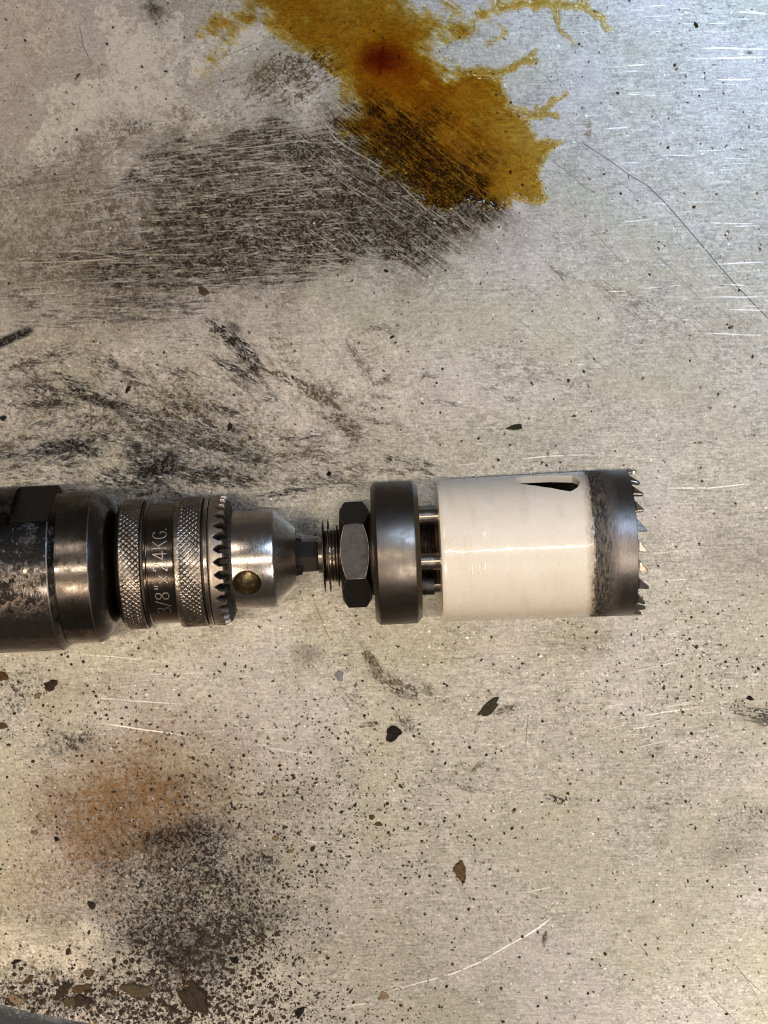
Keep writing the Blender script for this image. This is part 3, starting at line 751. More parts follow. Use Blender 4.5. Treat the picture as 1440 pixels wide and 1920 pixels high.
for ch, deg in zip('3/8"x24KG.', (-49, -39.5, -31, -21.5, -14, -2.5, 8.5, 18.5, 28.5, 37)):
    def mp(x, y, rr, deg=deg):
        ph = math.radians(deg) + (x - .3 * hgt) / 108.0
        return P(-377 - y, 108 + rr, ph, B1)
    for pl_ in GL[ch]:
        stroke([(x * hgt, y * hgt) for x, y in pl_], 1.75, mp)
M_STAMP = metal('stamped_letter_edges', (.46, .41, .36), .38, (.15, .12, .1), .3, 6, False)
link('lettering', mesh_from('lettering', vs, fs, True, 60), M_STAMP, chuck)

# ------------------------------------------------------------------ the hole saw on its arbor
B1 = B2 = 170.0
saw = tag(root('hole_saw', B2), 'cream painted hole saw with bare toothed rim, on a black arbor in the chuck', 'hole saw')
def hexa(name, s0, s1, rc, rot):
    vs = [P(s, rc, rot + k * math.pi / 3, B2) for s in (s0, s1) for k in range(6)]
    fs = [(k, (k + 1) % 6, 6 + (k + 1) % 6, 6 + k) for k in range(6)] + [tuple(reversed(range(6))), tuple(range(6, 12))]
    m = mesh_from(name, vs, fs, False)
    bm = bmesh.new(); bm.from_mesh(m); bmesh.ops.recalc_face_normals(bm, faces=bm.faces); bm.to_mesh(m); bm.free()
    return m
M_STEEL = metal('arbor_steel', (.60, .52, .44), .19, (.04, .03, .022), .40, 9)
M_THREAD = metal('oily_thread', (.34, .28, .23), .26, (.03, .024, .018), .6, 7)
M_SPRING = metal('spring_washer_steel', (.26, .21, .17), .3, (.03, .024, .016), .5, 6)
link('shank', bevel(hexa('shank', -200, -119, 31, math.radians(2)), 1.5 * U), M_BLACK, saw)
prof = [(-119.5, 15), (-119, 28), (-117, 31), (-108, 31), (-106, 44), (-103, 46)]
s = -100.0
while s < -20:
    prof += [(s, 45.2), (s + 2.6, 47.4), (s + 5.2, 45.2)]; s += 5.4
link('threaded_spindle', lathe('threaded_spindle', prof + [(-18, 44), (-18, 20)], B2, 96, True, 20), M_STEEL, saw)
def washer(s0, s1, r, wave):
    return lathe('washer', [(s0, 40), (s0, r - .6), (s0 + .5, r), (s1 - .5, r), (s1, r - .6), (s1, 40)], B2, 96, True, 30)
for (a, b, r) in ((-108.6, -107, 64), (-99.0, -97.3, 65), (-83.2, -81.6, 55)):
    link('washer', washer(a, b, r, 0), M_SPRING, saw)
# hex nut with turned chamfers
nut = hexa('hex_nut', -77, -25, 95.5, math.radians(30 + 5))
ap = 95.5 * math.cos(math.pi / 6)
lim = lathe('lim', [(-77.2, 60), (-77.2, ap - 2), (-66, ap + 14), (-36, ap + 14), (-24.8, ap - 2), (-24.8, 60)], B2, 96)
nut = boolean(nut, lim, 'INTERSECT', 12)
nut = bevel(nut, .9 * U, 2, 14, True)
link('hex_nut', nut, (M_BLACK, M_EDGE), saw)
link('nut_gap', lathe('nut_gap', [(-25.5, 50), (-25.5, 74), (-19, 74), (-19, 50)], B2, 96), M_GROOVE, saw)
M_COLLAR = metal('drive_collar_steel', (.22, .185, .15), .31, (.05, .042, .036), .30, 16)
link('drive_collar', lathe('drive_collar', [(-19.5, 60), (-19.5, 119), (-18, 121), (-13, 127), (-11, 128), (53, 128), (55.5, 127), (63, 119), (64, 117), (64, 60)], B2, 160, True, 24), M_COLLAR, saw)
link('threaded_boss', lathe('threaded_boss', [(60, 50), (63, 58)] + [(63 + 2.6 * i, 62 if i % 2 else 58) for i in range(1, 13)] + [(99, 50)], B2, 96, True, 20), M_THREAD, saw)
def rod(phi, rp, r, s0, s1, seg=40):
    cy, cz = rp * math.sin(phi), rp * math.cos(phi); vs = []
    pr = [(s0, r * .8), (s0 + 2, r), (s1, r)]
    for s, q_ in pr:
        for k in range(seg):
            a = 2 * math.pi * k / seg
            vs.append(((s - B2) * U, (cy + q_ * math.sin(a)) * U, (AXH + cz + q_ * math.cos(a)) * U))
    fs = [(i * seg + k, i * seg + (k + 1) % seg, (i + 1) * seg + (k + 1) % seg, (i + 1) * seg + k) for i in range(2) for k in range(seg)]
    fs += [tuple(reversed(range(seg))), tuple(2 * seg + k for k in range(seg))]
    m = mesh_from('rod', vs, fs, True, 40)
    bm = bmesh.new(); bm.from_mesh(m); bmesh.ops.recalc_face_normals(bm, faces=bm.faces); bm.to_mesh(m); bm.free()
    return m
for deg, rp, r in ((50, 82, 14.5), (-12, 76, 15.5), (-130, 82, 14.5)):
    link('drive_pin', rod(math.radians(deg), rp, r, 60, 99), M_STEEL, saw)
link('set_screw', rod(math.radians(-47), 80, 17, 60, 86), M_BLACK, saw)

# the cup
t = NT('chipped_cream_paint')
sx = t.axis(0)                                                        # px from the root along the axis
edge_n = t.noise(16, 4, .65, (1, .22, .22)); edge_f = t.noise(3.0, 5, .75, (1, .30, .30))
pos = t.math('ADD', sx, t.math('ADD', t.math('MULTIPLY', t.math('SUBTRACT', edge_n, .5), 12), t.math('MULTIPLY', t.math('SUBTRACT', edge_f, .5), 26)))
bare = t.ramp(t.math('DIVIDE', pos, 400.0), [(.4730, 0), (.4870, 1)])            # bare metal from 362 px (=192 from root)
soot = t.math('MULTIPLY', t.ramp(t.math('DIVIDE', pos, 400.0), [(.535, 1), (.60, 0)]), bare)
wearb = t.ramp(t.math('DIVIDE', pos, 400.0), [(.448, 0), (.479, .75)])
spk_ = t.ramp(t.noise(4.5, 4, .65), [(.64, 0), (.69, .75)])
cream = t.mix(t.ramp(t.noise(60, 4), [(.3, 0), (.7, 1)]), (.93, .825, .67), (.88, .765, .60))
cream = t.mix(t.math('MULTIPLY', spk_, t.ramp(t.noise(40, 3), [(.4, .1), (.65, .9)])), cream, (.30, .21, .13))
cream = t.mix(t.ramp(t.noise(22, 5, .7, (1, .35, .35)), [(.52, 0), (.72, .22)]), cream, (.52, .41, .28))
cream = t.mix(t.ramp(t.noise(1.6, 3, .6, (1, .06, .06)), [(.60, 0), (.72, .25)]), cream, (.50, .38, .25))
cream = t.mix(wearb, cream, (.36, .25, .15))
steel = t.mix(t.noise(3, 3, .6, (1, .12, .12)), (.17, .145, .128), (.28, .24, .21))
sootc = t.mix(t.ramp(t.noise(4.0, 5, .75, (1, .28, .28)), [(.42, 0), (.60, 1)]), (.020, .017, .014), (.17, .14, .105))
steel = t.mix(soot, steel, sootc)
c = t.mix(bare, cream, steel)
t.set(Base_Color=c, Metallic=t.math('MULTIPLY', bare, t.math('SUBTRACT', 1.0, t.math('MULTIPLY', soot, .6))),
      Roughness=t.math('ADD', t.math('MULTIPLY', bare, .12), t.math('ADD', .24, t.math('ADD', t.math('MULTIPLY', soot, .2), t.math('MULTIPLY', t.noise(14, 3), .08)))))
weld = t.noise(8, 3, .5, (1, .10, .10))
ww = t.ramp(t.math('DIVIDE', t.math('ADD', sx, 60.0), 120.0), [(.30, 0), (.37, 1), (.53, 1), (.62, 0)])       # ripple of the weld, 885-915 px
hb = t.math('ADD', t.math('MULTIPLY', t.math('MULTIPLY', weld, ww), 3.2), t.math('ADD', t.math('MULTIPLY', t.noise(30, 3), 2.0), t.math('MULTIPLY', t.math('MULTIPLY', edge_f, bare), .8)))
hb = t.math('ADD', hb, t.math('MULTIPLY', bare, -.9))
t.bump(hb, .30, 1.2)
t.put(t.bsdf.inputs['Coat Normal'], t.bsdf.inputs['Normal'].links[0].from_socket)
t.set(Coat_Weight=t.math('MULTIPLY', t.math('SUBTRACT', 1.0, bare), .8), Coat_Roughness=.07)
M_CUP = t.m
cup = lathe('cup', [(98, 30), (98, 120), (99.2, 124), (102, 126.2), (108, 127), (240, 128.6), (362, 130.2), (364, 130.4), (436, 131.2), (438, 130.6), (438, 122.5), (390, 120), (360, 117.5), (112, 115.5), (110, 30)], B2, 200, False, 30)
bm = bmesh.new(); bm.from_mesh(cup)
n_ = len(bm.verts); bm.verts.ensure_lookup_table()
for k in range(200):
    bm.faces.new((bm.verts[k], bm.verts[(k + 1) % 200], bm.verts[14 * 200 + (k + 1) % 200], bm.verts[14 * 200 + k]))
bmesh.ops.recalc_face_normals(bm, faces=bm.faces); bm.to_mesh(cup); bm.free()
def srf(ix, R_=128): return (ix - 720) * (CAM - AXH - R_) / CAM
outl = [(970, 70), (974, 74.5), (984, 77.5), (1037, 76.5), (1079, 71), (1090, 65), (1094, 58.5), (1087, 51), (1074, 47.0), (1060, 48.8), (1023, 54.5), (1000, 58.0), (978, 61.5), (970, 65.5)]
vs = []
for rr in (105, 150):
    for ix, dg_ in outl:
        zz = AXH + 128 * math.cos(math.radians(dg_))
        vs.append(P((ix - 720) * (CAM - zz) / CAM, rr, math.radians(dg_), B2))
m_ = len(outl)
fs = [(k, (k + 1) % m_, m_ + (k + 1) % m_, m_ + k) for k in range(m_)] + [tuple(reversed(range(m_))), tuple(range(m_, 2 * m_))]
cut = mesh_from('cut', vs, fs, False)
bm = bmesh.new(); bm.from_mesh(cut); bmesh.ops.recalc_face_normals(bm, faces=bm.faces); bm.to_mesh(cut); bm.free()
cup = boolean(cup, cut)
for p in cup.polygons:
    rr = [math.hypot(cup.vertices[i].co.y, cup.vertices[i].co.z - AXH * U) / U for i in p.vertices]
    p.material_index = 1 if max(rr) < 123.2 and min(cup.vertices[i].co.x for i in p.vertices) > (105 - B2) * U else 0
cup_o = link('cup', cup, (M_CUP, M_THREAD), saw)
# saw teeth: three sets (left, right, straight), each tooth an object
M_RIM = metal('dark_rim_steel', (.24, .21, .185), .30, (.04, .032, .026), .5, 8, False)
M_TOOTH = metal('bright_tooth_steel', (.75, .68, .60), .28, (.05, .04, .03), .40, 7, False, .12)
NT_ = 23
pit = 2 * math.pi / NT_
tp = [(0, -2), (.12, -3.2), (.24, -1), (.40, 4.0), (.62, 10), (.82, 16.5), (.90, 18), (.955, 16.5), (.935, 9), (.91, 2.5), (.94, -1), (1.0, -2)]
def tooth(kind):
    vs, fs = [], []
    for rr in (122.7, 131.1):
        for (u, a) in tp:
            k = max(0, a) / 22
            off = {'left': 5.0, 'right': -5.0, 'straight': 0.0}[kind] * k
            vs.append(P(437.5 + a, rr + off - (0.0 if rr > 126 else -2.5 * k), -u * pit, B2))
        for (u, a) in ((1.0, -5.5), (0.0, -5.5)):
            vs.append(P(437.5 + a, rr, -u * pit, B2))
    m = len(tp) + 2
    fs = [(k, (k + 1) % m, m + (k + 1) % m, m + k) for k in range(m)]
    for b in (0, m):
        c0 = b + m - 1; c1 = b + m - 2
        ring_ = list(range(b, b + m)); fs.append(tuple(ring_ if b else reversed(ring_)))
    me_ = mesh_from('tooth', vs, fs, True, 30)
    bm = bmesh.new(); bm.from_mesh(me_)
    bmesh.ops.triangulate(bm, faces=[f for f in bm.faces if len(f.verts) > 4])
    bmesh.ops.recalc_face_normals(bm, faces=bm.faces); bm.to_mesh(me_); bm.free()
    for p in me_.polygons:                              # ground faces bright, the flanks dark like the rim
        rs = [math.hypot(me_.vertices[i].co.y, me_.vertices[i].co.z - AXH * U) / U for i in p.vertices]
        tipw = max(me_.vertices[i].co.x for i in p.vertices) > (437.5 + 8 - B2) * U
        p.material_index = 0 if max(rs) - min(rs) < 5.6 and not (kind != 'right' and tipw) else 1
    me_.materials.append(None); me_.materials.append(None)
    bm = bmesh.new(); bm.from_mesh(me_)
    es = [e for e in bm.edges if len(e.link_faces) == 2 and e.calc_face_angle(0) > math.radians(50) and max(v.co.x for v in e.verts) > (437.5 - B2) * U]
    bmesh.ops.bevel(bm, geom=es, offset=.9 * U, segments=1, affect='EDGES', clamp_overlap=True, material=1)
    bm.to_mesh(me_); bm.free()
    me_.set_sharp_from_angle(angle=math.radians(30))
    return me_
TT = {k: tooth(k) for k in ('left', 'right', 'straight')}
phase = math.radians(-7.5)
for k in range(NT_):
    o = link('tooth', TT[('left', 'straight', 'right')[k % 3]], (M_RIM, M_TOOTH), cup_o)
    # turn about the tool axis, which runs through the root's x axis at height AXH
    a = phase + k * pit
    o.matrix_local = Matrix.Translation((0, 0, AXH * U)) @ Matrix.Rotation(-a, 4, 'X') @ Matrix.Translation(((437.5 - B2) * U, 0, 0)) @ Matrix.Diagonal((.80 + .35 * random.random(), 1, 1, 1)) @ Matrix.Translation((-(437.5 - B2) * U, 0, -AXH * U))

# ------------------------------------------------------------------ amber oil spilled from the top of the picture
PT = 2.2
ax_ = np.arange(360, 1190, PT); ay_ = np.arange(-90, 415, PT)
AX, AY = np.meshgrid(ax_.astype(np.float32), ay_.astype(np.float32))
w1 = fbm(AX, AY, 34, 71, 4) - .5; w2 = fbm(AX, AY, 34, 72, 4) - .5
w3 = fbm(AX, AY, 9, 73, 3) - .5; w4 = fbm(AX, AY, 9, 74, 3) - .5
w5 = fbm(AX, AY, 4.5, 75, 2) - .5
QX = AX + w1 * 18 + w3 * 11 + w5 * 5; QY = AY + w2 * 18 + w4 * 11 - w5 * 5
def poly_sd(px, py, pts):
    d = np.full_like(px, 1e9); ins = np.zeros(px.shape, bool)
    for (x0, y0), (x1, y1) in zip(pts, pts[1:] + pts[:1]):
        ex, ey = x1 - x0, y1 - y0
        tt = np.clip(((px - x0) * ex + (py - y0) * ey) / (ex * ex + ey * ey + 1e-9), 0, 1)
        d = np.minimum(d, np.hypot(px - x0 - tt * ex, py - y0 - tt * ey))
        cr = ((y0 > py) != (y1 > py)) & (px < (x1 - x0) * (py - y0) / (y1 - y0 + 1e-9) + x0)
        ins ^= cr
    return np.where(ins, -d, d)
main = [(445, -120), (455, 5), (490, 40), (540, 75), (560, 95), (605, 120), (640, 165), (655, 205), (640, 235), (660, 265), (705, 300), (745, 335), (795, 385), (822, 400), (856, 396),
        (878, 378), (900, 386), (930, 397), (955, 390), (965, 376), (985, 384), (1010, 388), (1026, 380), (1018, 362), (1022, 345), (1014, 330), (1016, 312), (1032, 292), (1050, 276), (1062, 268), (1040, 262),
        (1008, 258), (998, 240), (994, 222), (975, 212), (955, 196), (950, 170), (942, 148), (905, 134), (860, 132), (832, 144), (828, 108), (812, 82), (812, 68), (836, 62), (842, 40), (838, 28), (800, 20), (750, -2), (700, -120)]
sdv = poly_sd(QX, QY, main)
def tendril(pts, r0, r1):
    global sdv
    n = len(pts) - 1
    for i in range(n):
        (x0, y0), (x1, y1) = pts[i], pts[i + 1]
        ex, ey = x1 - x0, y1 - y0
        tt = np.clip(((QX - x0) * ex + (QY - y0) * ey) / (ex * ex + ey * ey), 0, 1)
        rr = r0 + (r1 - r0) * (i + tt) / n
        sdv = np.minimum(sdv, np.hypot(QX - x0 - tt * ex, QY - y0 - tt * ey) - rr)
tendril([(825, 55), (870, 48), (905, 30), (950, 14), (1000, 4), (1050, 6), (1095, 14), (1130, 34), (1143, 54)], 16, 5)
tendril([(1000, 2), (1030, -20), (1100, -60)], 22, 14); tendril([(930, 12), (960, -30)], 14, 14); tendril([(1040, 8), (1046, 50), (1078, 84)], 8, 3)
tendril([(845, 40), (842, 0), (846, -60)], 7, 9); tendril([(1080, 14), (1112, -20)], 9, 9)
tendril([(900, 45), (925, 40), (945, 55), (928, 72), (915, 84)], 6, 4)
tendril([(900, 140), (940, 138), (965, 124), (985, 117), (1005, 112)], 12, 6); tendril([(985, 115), (1002, 94)], 7, 5); tendril([(990, 116), (1012, 116)], 5, 3)
tendril([(965, 205), (990, 214), (1020, 211), (1046, 216)], 12, 5); tendril([(1018, 209), (1036, 192), (1052, 184), (1067, 172)], 8, 3); tendril([(1000, 214), (1010, 200)], 8, 5)
tendril([(480, 36), (440, 42), (415, 46), (395, 52)], 13, 5); tendril([(440, 46), (432, 70)], 6, 3); tendril([(400, 110), (388, 140)], 4, 4)
firm = sst(760, 930, AX + .35 * (AY - 200))                    # the right hand rim is firm, the left side was wiped thin
edge = 4.2 + (1 - firm) * 40
wipe = fbm(AX, AY, 4, 76, 4, .6, 33, 5) - .5
sdv = sdv + (1 - firm) * (wipe * 48 + (fbm(AX, AY, 22, 77, 3) - .5) * 60)
dens = sst(0.3, 1.0, np.clip(.5 - sdv / (2 * edge), 0, 1) + .0)
dens *= (.98 + .30 * (fbm(AX, AY, 16, 80, 4) - .5) + .5 * (fbm(AX, AY, 70, 81, 3) - .5))
core = np.exp(-((AX - 716) / 38) ** 2 - ((AY - 112) / 27) ** 2) * 1.0 + np.exp(-((AX - 770) / 110) ** 2 - ((AY - 150) / 70) ** 2) * .34
core += .9 * np.exp(-((AX - 716 + (AY - 110) * .15) / 3.2) ** 2 - ((AY - 112) / 22) ** 2)
pale_r = sst(860, 1010, AX) * .25
wip = sst(.52, .66, fbm(AX, AY, 3.2, 84, 3, .6, 38, 26)) * np.exp(-((AX - 820) / 170) ** 2 - ((AY - 250) / 110) ** 2)
tend = .55 + .45 * sst(2, 16, -sdv * firm + 16 * (1 - firm))       # thin film in the tendrils and along the rim
dens2 = np.clip(dens * tend * (.63 + 1.35 * core - pale_r * .6 + .30 * wip), 0, 2.4)
hgt_f = np.clip(np.clip(-sdv, 0, None) / 6, 0, 1)
hgt_f = np.where(firm > .05, np.sqrt(hgt_f * (2 - hgt_f)), hgt_f) * (.25 + .75 * firm)
meniscus = np.exp(-((sdv + 5) / 4.5) ** 2) * firm
Zp = .5 + 1.7 * hgt_f * (.50 + 1.3 * meniscus) + .25 * w1 * hgt_f
NYp, NXp = AX.shape
idx = np.arange(NYp * NXp).reshape(NYp, NXp)
q = np.stack([idx[:-1, :-1], idx[1:, :-1], idx[1:, 1:], idx[:-1, 1:]], -1).reshape(-1, 4)
dm_ = dens2.reshape(-1)[q].max(1); q = q[dm_ > .015]
used, inv = np.unique(q, return_inverse=True); q = inv.reshape(-1, 4)
vco = np.stack([(AX - W / 2) * U, (H / 2 - AY) * U, Zp * U], -1).reshape(-1, 3)[used].astype(np.float32)
cen = np.array([wx(800), wy(180), 0], np.float32); vco -= cen
me = bpy.data.meshes.new('oil_puddle')
me.vertices.add(len(vco)); me.vertices.foreach_set('co', vco.ravel())
me.loops.add(q.size); me.loops.foreach_set('vertex_index', q.ravel().astype(np.int32))
me.polygons.add(len(q)); me.polygons.foreach_set('loop_start', np.arange(0, q.size, 4, dtype=np.int32))
me.update(calc_edges=True); me.polygons.foreach_set('use_smooth', [True] * len(q))
at = me.attributes.new('oil_depth', 'FLOAT', 'POINT'); at.data.foreach_set('value', dens2.reshape(-1)[used].astype(np.float32))
t = NT('amber_oil')
an = t.new('ShaderNodeAttribute', attribute_name='oil_depth')
dpt = an.outputs['Fac']
dpt = t.math('MULTIPLY', dpt, t.ramp(t.noise(5, 4, .6), [(.3, .92), (.7, 1.07)]))
cmb = t.new('ShaderNodeCombineColor')
for i, k in enumerate((.38, .92, 3.0)):
    t.put(cmb.inputs[i], t.math('POWER', math.exp(-k), dpt))
tr = t.new('ShaderNodeBsdfTransparent'); t.put(tr.inputs[0], cmb.outputs[0])
gl = t.new('ShaderNodeBsdfGlossy'); gl.inputs['Roughness'].default_value = .10
lw = t.new('ShaderNodeFresnel'); lw.inputs[0].default_value = 1.45
bmp = t.new('ShaderNodeBump'); t.put(bmp.inputs['Height'], t.noise(6, 4, .6)); bmp.inputs['Strength'].default_value = .12; bmp.inputs['Distance'].default_value = U
t.put(gl.inputs['Normal'], bmp.outputs[0])
mx = t.new('ShaderNodeMixShader')
t.put(mx.inputs[0], t.math('MULTIPLY', lw.outputs[0], t.math('MULTIPLY', dpt, 3.0, True)))
t.put(mx.inputs[1], tr.outputs[0]); t.put(mx.inputs[2], gl.outputs[0])
t.put(t.out.inputs[0], mx.outputs[0])
tag(link('oil_puddle', me, t.m, loc=tuple(float(k) for k in cen)), 'amber brown oil puddle with feathered right rim at the top of the table', 'oil stain')

# ------------------------------------------------------------------ crumbs and flakes lying on the table
def chip_mesh(name, w, h, thick, seed, n=26, rough=.20, lobes=None):
    rg = random.Random(seed); vs, fs = [], []
    ph = [rg.uniform(0, 6.28) for _ in range(5)]
    rad = []
    for k in range(n):
        a = 2 * math.pi * k / n
        r = 1 + rough * (.6 * math.sin(2 * a + ph[0]) + .6 * math.sin(3 * a + ph[1]) + .4 * math.sin(5 * a + ph[2])) + .2 * rough * math.sin(7 * a + ph[3]) + rg.uniform(-rough, rough) * .32
        rad.append(r)
    for lv, (sc, z) in enumerate(((1.0, .0), (1.0, .45), (.84, .85), (.5, 1.0))):
        for k in range(n):
            a = 2 * math.pi * k / n
            vs.append((math.cos(a) * rad[k] * sc * w / 2 * U, math.sin(a) * rad[k] * sc * h / 2 * U, (z * thick * 1.3 + (rg.uniform(-.28, .28) * thick if lv > 1 else 0)) * U))
    for i in range(3):
        for k in range(n):
            a = i * n + k; b = i * n + (k + 1) % n; fs.append((a, b, b + n, a + n))
    vs.append((0, 0, thick * rg.uniform(.85, 1.1) * U)); top = len(vs) - 1
    for k in range(n): fs.append((3 * n + k, 3 * n + (k + 1) % n, top))
    return mesh_from(name, vs, fs, True, 40)
def chip_mat(name, c0, c1, rough=.6):
    t = NT(name); nz = t.noise(5, 4, .65)
    t.set(Base_Color=t.mix(t.ramp(nz, [(.35, 0), (.65, 1)]), c0, c1), Roughness=.85, Specular_IOR_Level=.15); t.bump(nz, .5, 1.5); return t.m
MC = {'black': chip_mat('black_crumb', (.012, .010, .009), (.035, .028, .022)), 'brown': chip_mat('brown_chip', (.085, .048, .022), (.15, .085, .04)),
      'olive': chip_mat('olive_chip', (.075, .055, .028), (.12, .09, .048)), 'dark': chip_mat('dark_brown_chip', (.035, .022, .014), (.075, .048, .03)),
      'green': chip_mat('dark_olive_flake', (.028, .026, .013), (.060, .052, .028)), 'tan': chip_mat('tan_flake', (.21, .14, .075), (.30, .21, .12)),
      'lilac': chip_mat('grey_flake', (.20, .18, .19), (.27, .245, .25))}
GRP = 'crumbs and flakes of dirt scattered on the table'
chips = [
    ('metal_flake', 966, 801, 26, 12, -5, 3, 'green', 'small dark olive flake above the slot of the hole saw', 'flake', 21),
    ('dirt_crumb', 737, 1375, 27, 29, 10, 9, 'black', 'lumpy black crumb below the drive collar, beside brown scrape marks', 'crumb', 22),
    ('scraped_flake', 917, 1326, 48, 20, -38, 3, 'green', 'ragged dark olive flake below the cream hole saw', 'flake', 23),
    ('rust_chip', 863, 1633, 24, 34, -8, 4, 'brown', 'brown pear shaped chip alone in the lower middle of the table', 'chip', 24),
    ('rust_chip', 256, 1857, 50, 27, 6, 5, 'olive', 'olive brown oval chip among the crumbs near the table edge', 'chip', 25),
    ('rust_chip', 366, 1872, 68, 40, 52, 8, 'dark', 'largest dark brown lump among the crumbs near the table edge', 'chip', 26),
    ('rust_chip', 118, 1857, 48, 14, -48, 4, 'dark', 'long slanted brown sliver near the folded table edge', 'chip', 27),
    ('rust_chip', 153, 1853, 34, 15, -10, 4, 'brown', 'reddish brown chip just above a darker chip near the table edge', 'chip', 28),
    ('rust_chip', 154, 1876, 36, 21, -8, 5, 'dark', 'dark brown chip just below a reddish chip near the table edge', 'chip', 29),
    ('rust_chip', 130, 1877, 22, 18, -30, 4, 'olive', 'olive chip tucked between the slanted sliver and a dark brown chip', 'chip', 30),
    ('rust_chip', 95, 1285, 26, 19, -20, 4, 'dark', 'dark brown chip lying below the shoulder of the drill', 'chip', 31),
    ('rust_chip', 71, 1304, 14, 10, -20, 3, 'tan', 'tan fleck below the drill, left of a dark brown chip', 'chip', 32),
    ('rust_chip', 4, 1268, 22, 16, -10, 4, 'brown', 'brown chip cut by the left border, just below the drill', 'chip', 33),
    ('rust_chip', 4, 1361, 20, 12, -12, 4, 'brown', 'brown chip cut by the left border, lower than the other', 'chip', 34),
    ('paint_flake', 636, 1267, 16, 20, 10, 1.5, 'lilac', 'flat grey lilac flake below the threaded spindle', 'flake', 35),
    ('grease_spot', 381, 546, 20, 16, 30, 2, 'dark', 'round dark brown grease spot at the lower rim of the black smear', 'grease spot', 36),
    ('dirt_crumb', 431, 800, 9, 14, 20, 4, 'black', 'tiny black crumb on the table above the gear ring of the chuck', 'crumb', 37),
    ('rust_chip', 720, 1867, 19, 13, 0, 2, 'tan', 'round tan flake at the lower end of the long white scratch', 'chip', 38),
    ('dirt_crumb', 562, 1897, 19, 15, -50, 5, 'black', 'black angular crumb at the bottom border, right of the crumb field', 'crumb', 39),
    ('rust_chip', 172, 1697, 15, 13, 20, 5, 'dark', 'round dark brown grain left of the soot patch', 'chip', 40),
    ('rust_chip', 28, 1873, 26, 19, 10, 3, 'tan', 'pale tan chip beside the folded edge in the lower left corner', 'chip', 41),
    ('rust_chip', 167, 1824, 22, 13, -14, 3, 'brown', 'brown blocky chip above the slanted sliver', 'chip', 42),
    ('rust_chip', 54, 1836, 22, 9, -35, 3, 'brown', 'narrow brown chip up and left of the slanted sliver', 'chip', 43),
    ('dirt_crumb', 30, 1803, 18, 7, -24, 3, 'black', 'dark thin splinter near the left border above the edge crumbs', 'crumb', 44),
    ('dirt_crumb', 1305, 47, 6, 14, -28, 2, 'black', 'black splinter on the bluish upper right of the table', 'crumb', 45),
    ('dirt_crumb', 617, 888, 9, 8, 0, 4, 'black', 'round black grain above the hex nut', 'crumb', 46),
    ('dirt_crumb', 1406, 1309, 11, 9, 10, 4, 'black', 'black grain by the right border beside an olive smudge', 'crumb', 47),
    ('rust_chip', 697, 1532, 11, 9, -20, 3, 'brown', 'small brown grain, upper of a close pair in the lower middle', 'chip', 48),
    ('rust_chip', 710, 1545, 14, 8, 15, 3, 'brown', 'small brown grain, lower of a close pair in the lower middle', 'chip', 49),
    ('dirt_crumb', 868, 1653, 7, 6, 0, 3, 'dark', 'tiny dark grain touching the foot of the pear shaped chip', 'crumb', 50),
    ('rust_chip', 545, 1596, 9, 7, 0, 3, 'tan', 'tan grain right of the soot patch beside a black one', 'chip', 51),
    ('dirt_crumb', 586, 1591, 9, 9, 0, 4, 'dark', 'dark round grain right of the tan grain by the soot patch', 'crumb', 52),
    ('rust_chip', 517, 1572, 13, 9, -16, 3, 'tan', 'flat tan flake just right of the soot patch', 'chip', 53),
    ('dirt_crumb', 240, 730, 8, 14, 20, 4, 'black', 'black seed shaped crumb above the knurled sleeve of the chuck', 'crumb', 54),
    ('dirt_crumb', 6, 784, 11, 10, 0, 4, 'black', 'black crumb by the left border above the drill', 'crumb', 55),
    ('dirt_crumb', 440, 1800, 16, 12, 40, 5, 'black', 'black crumb above the largest dark brown lump', 'crumb', 56),
    ('rust_chip', 65, 1561, 13, 8, 18, 3, 'tan', 'orange tan chip left of the rust bloom', 'chip', 57),
    ('dirt_crumb', 106, 1573, 9, 8, 0, 4, 'black', 'black grain left of the rust bloom, below the orange tan chip', 'crumb', 58),
    ('dirt_crumb', 724, 508, 8, 6, 20, 3, 'black', 'black speck right of the black smear on clean metal', 'crumb', 59),
    ('dirt_crumb', 735, 632, 9, 5, -30, 2, 'black', 'black three cornered speck alone between the smear and the hole saw', 'crumb', 60),
]
for (nm, px, py, w_, h_, ang, th, mk, lab, cat, seed) in chips:
    o = link(nm, chip_mesh(nm, w_, h_, th, seed), MC[mk], None, (wx(px), wy(py), .3 * U))
    o.rotation_euler = (0, 0, math.radians(-ang))
    tag(o, lab, cat, GRP)

# loose grit: far too fine to count
gv, gf, rg = [], [], random.Random(3)
def grain(px, py, r):
    b = len(gv); n = 6; h = r * rg.uniform(.5, 1.0); e = rg.uniform(.5, 1); th = rg.uniform(0, 3.14)
    for sc, z in ((1, 0), (.9, h * .6)):
        for k in range(n):
            a = 2 * math.pi * k / n; q_ = r * sc * rg.uniform(.75, 1.15)
            u, v_ = math.cos(a) * q_, math.sin(a) * q_ * e
            gv.append((wx(px + u * math.cos(th) - v_ * math.sin(th)), wy(py + u * math.sin(th) + v_ * math.cos(th)), (z + .3) * U))
    gv.append((wx(px), wy(py), (h + .3) * U))
    for k in range(n):
        gf.append((b + (k + 1) % n, b + k, b + n + k, b + n + (k + 1) % n)); gf.append((b + n + (k + 1) % n, b + n + k, b + 2 * n))
def dens_g(x, y):
    return min(1, .008 + .012 * (y > 1150) + 2 * g2(x, y, 390, 1790, 110, 80) + 3 * g2(x, y, 230, 1895, 280, 45) + .25 * g2(x, y, 560, 1540, 240, 130) + .12 * g2(x, y, 90, 1330, 140, 100) + .10 * g2(x, y, 1280, 1270, 180, 140)
               + .3 * g2(x, y, 450, 1700, 130, 110))
cnt = 0
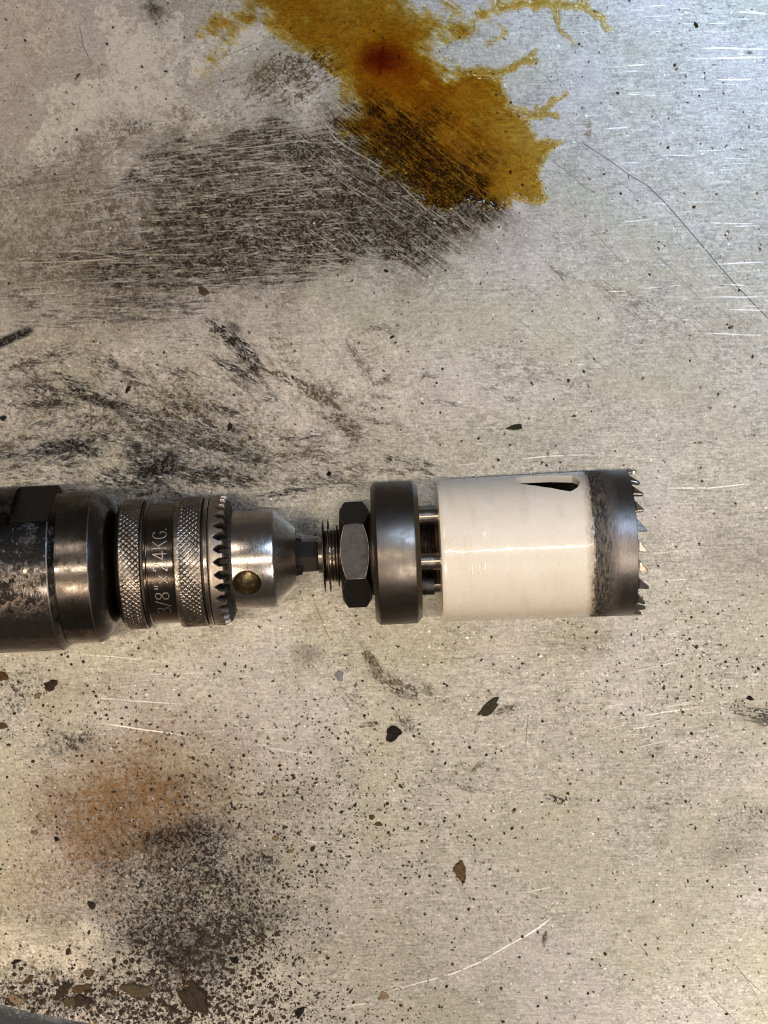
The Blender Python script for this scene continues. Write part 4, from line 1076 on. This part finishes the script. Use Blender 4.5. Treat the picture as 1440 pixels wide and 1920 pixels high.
while cnt < 4200:
    x, y = rg.uniform(0, W), rg.uniform(0, H)
    if y > EDGE(x) - 4 or rg.random() > dens_g(x, y): continue
    if 880 < y < 1225 and x < 1225: continue
    grain(x, y, 1.3 * ((6.0 if y > 1740 and x < 520 else 4.0) / 1.3) ** (rg.random() ** 2.4)); cnt += 1
grit = link('loose_grit', mesh_from('loose_grit', gv, gf, False), MC['dark'])
tag(grit, 'fine black and brown grit sprinkled over the table top', 'grit', kind='stuff')
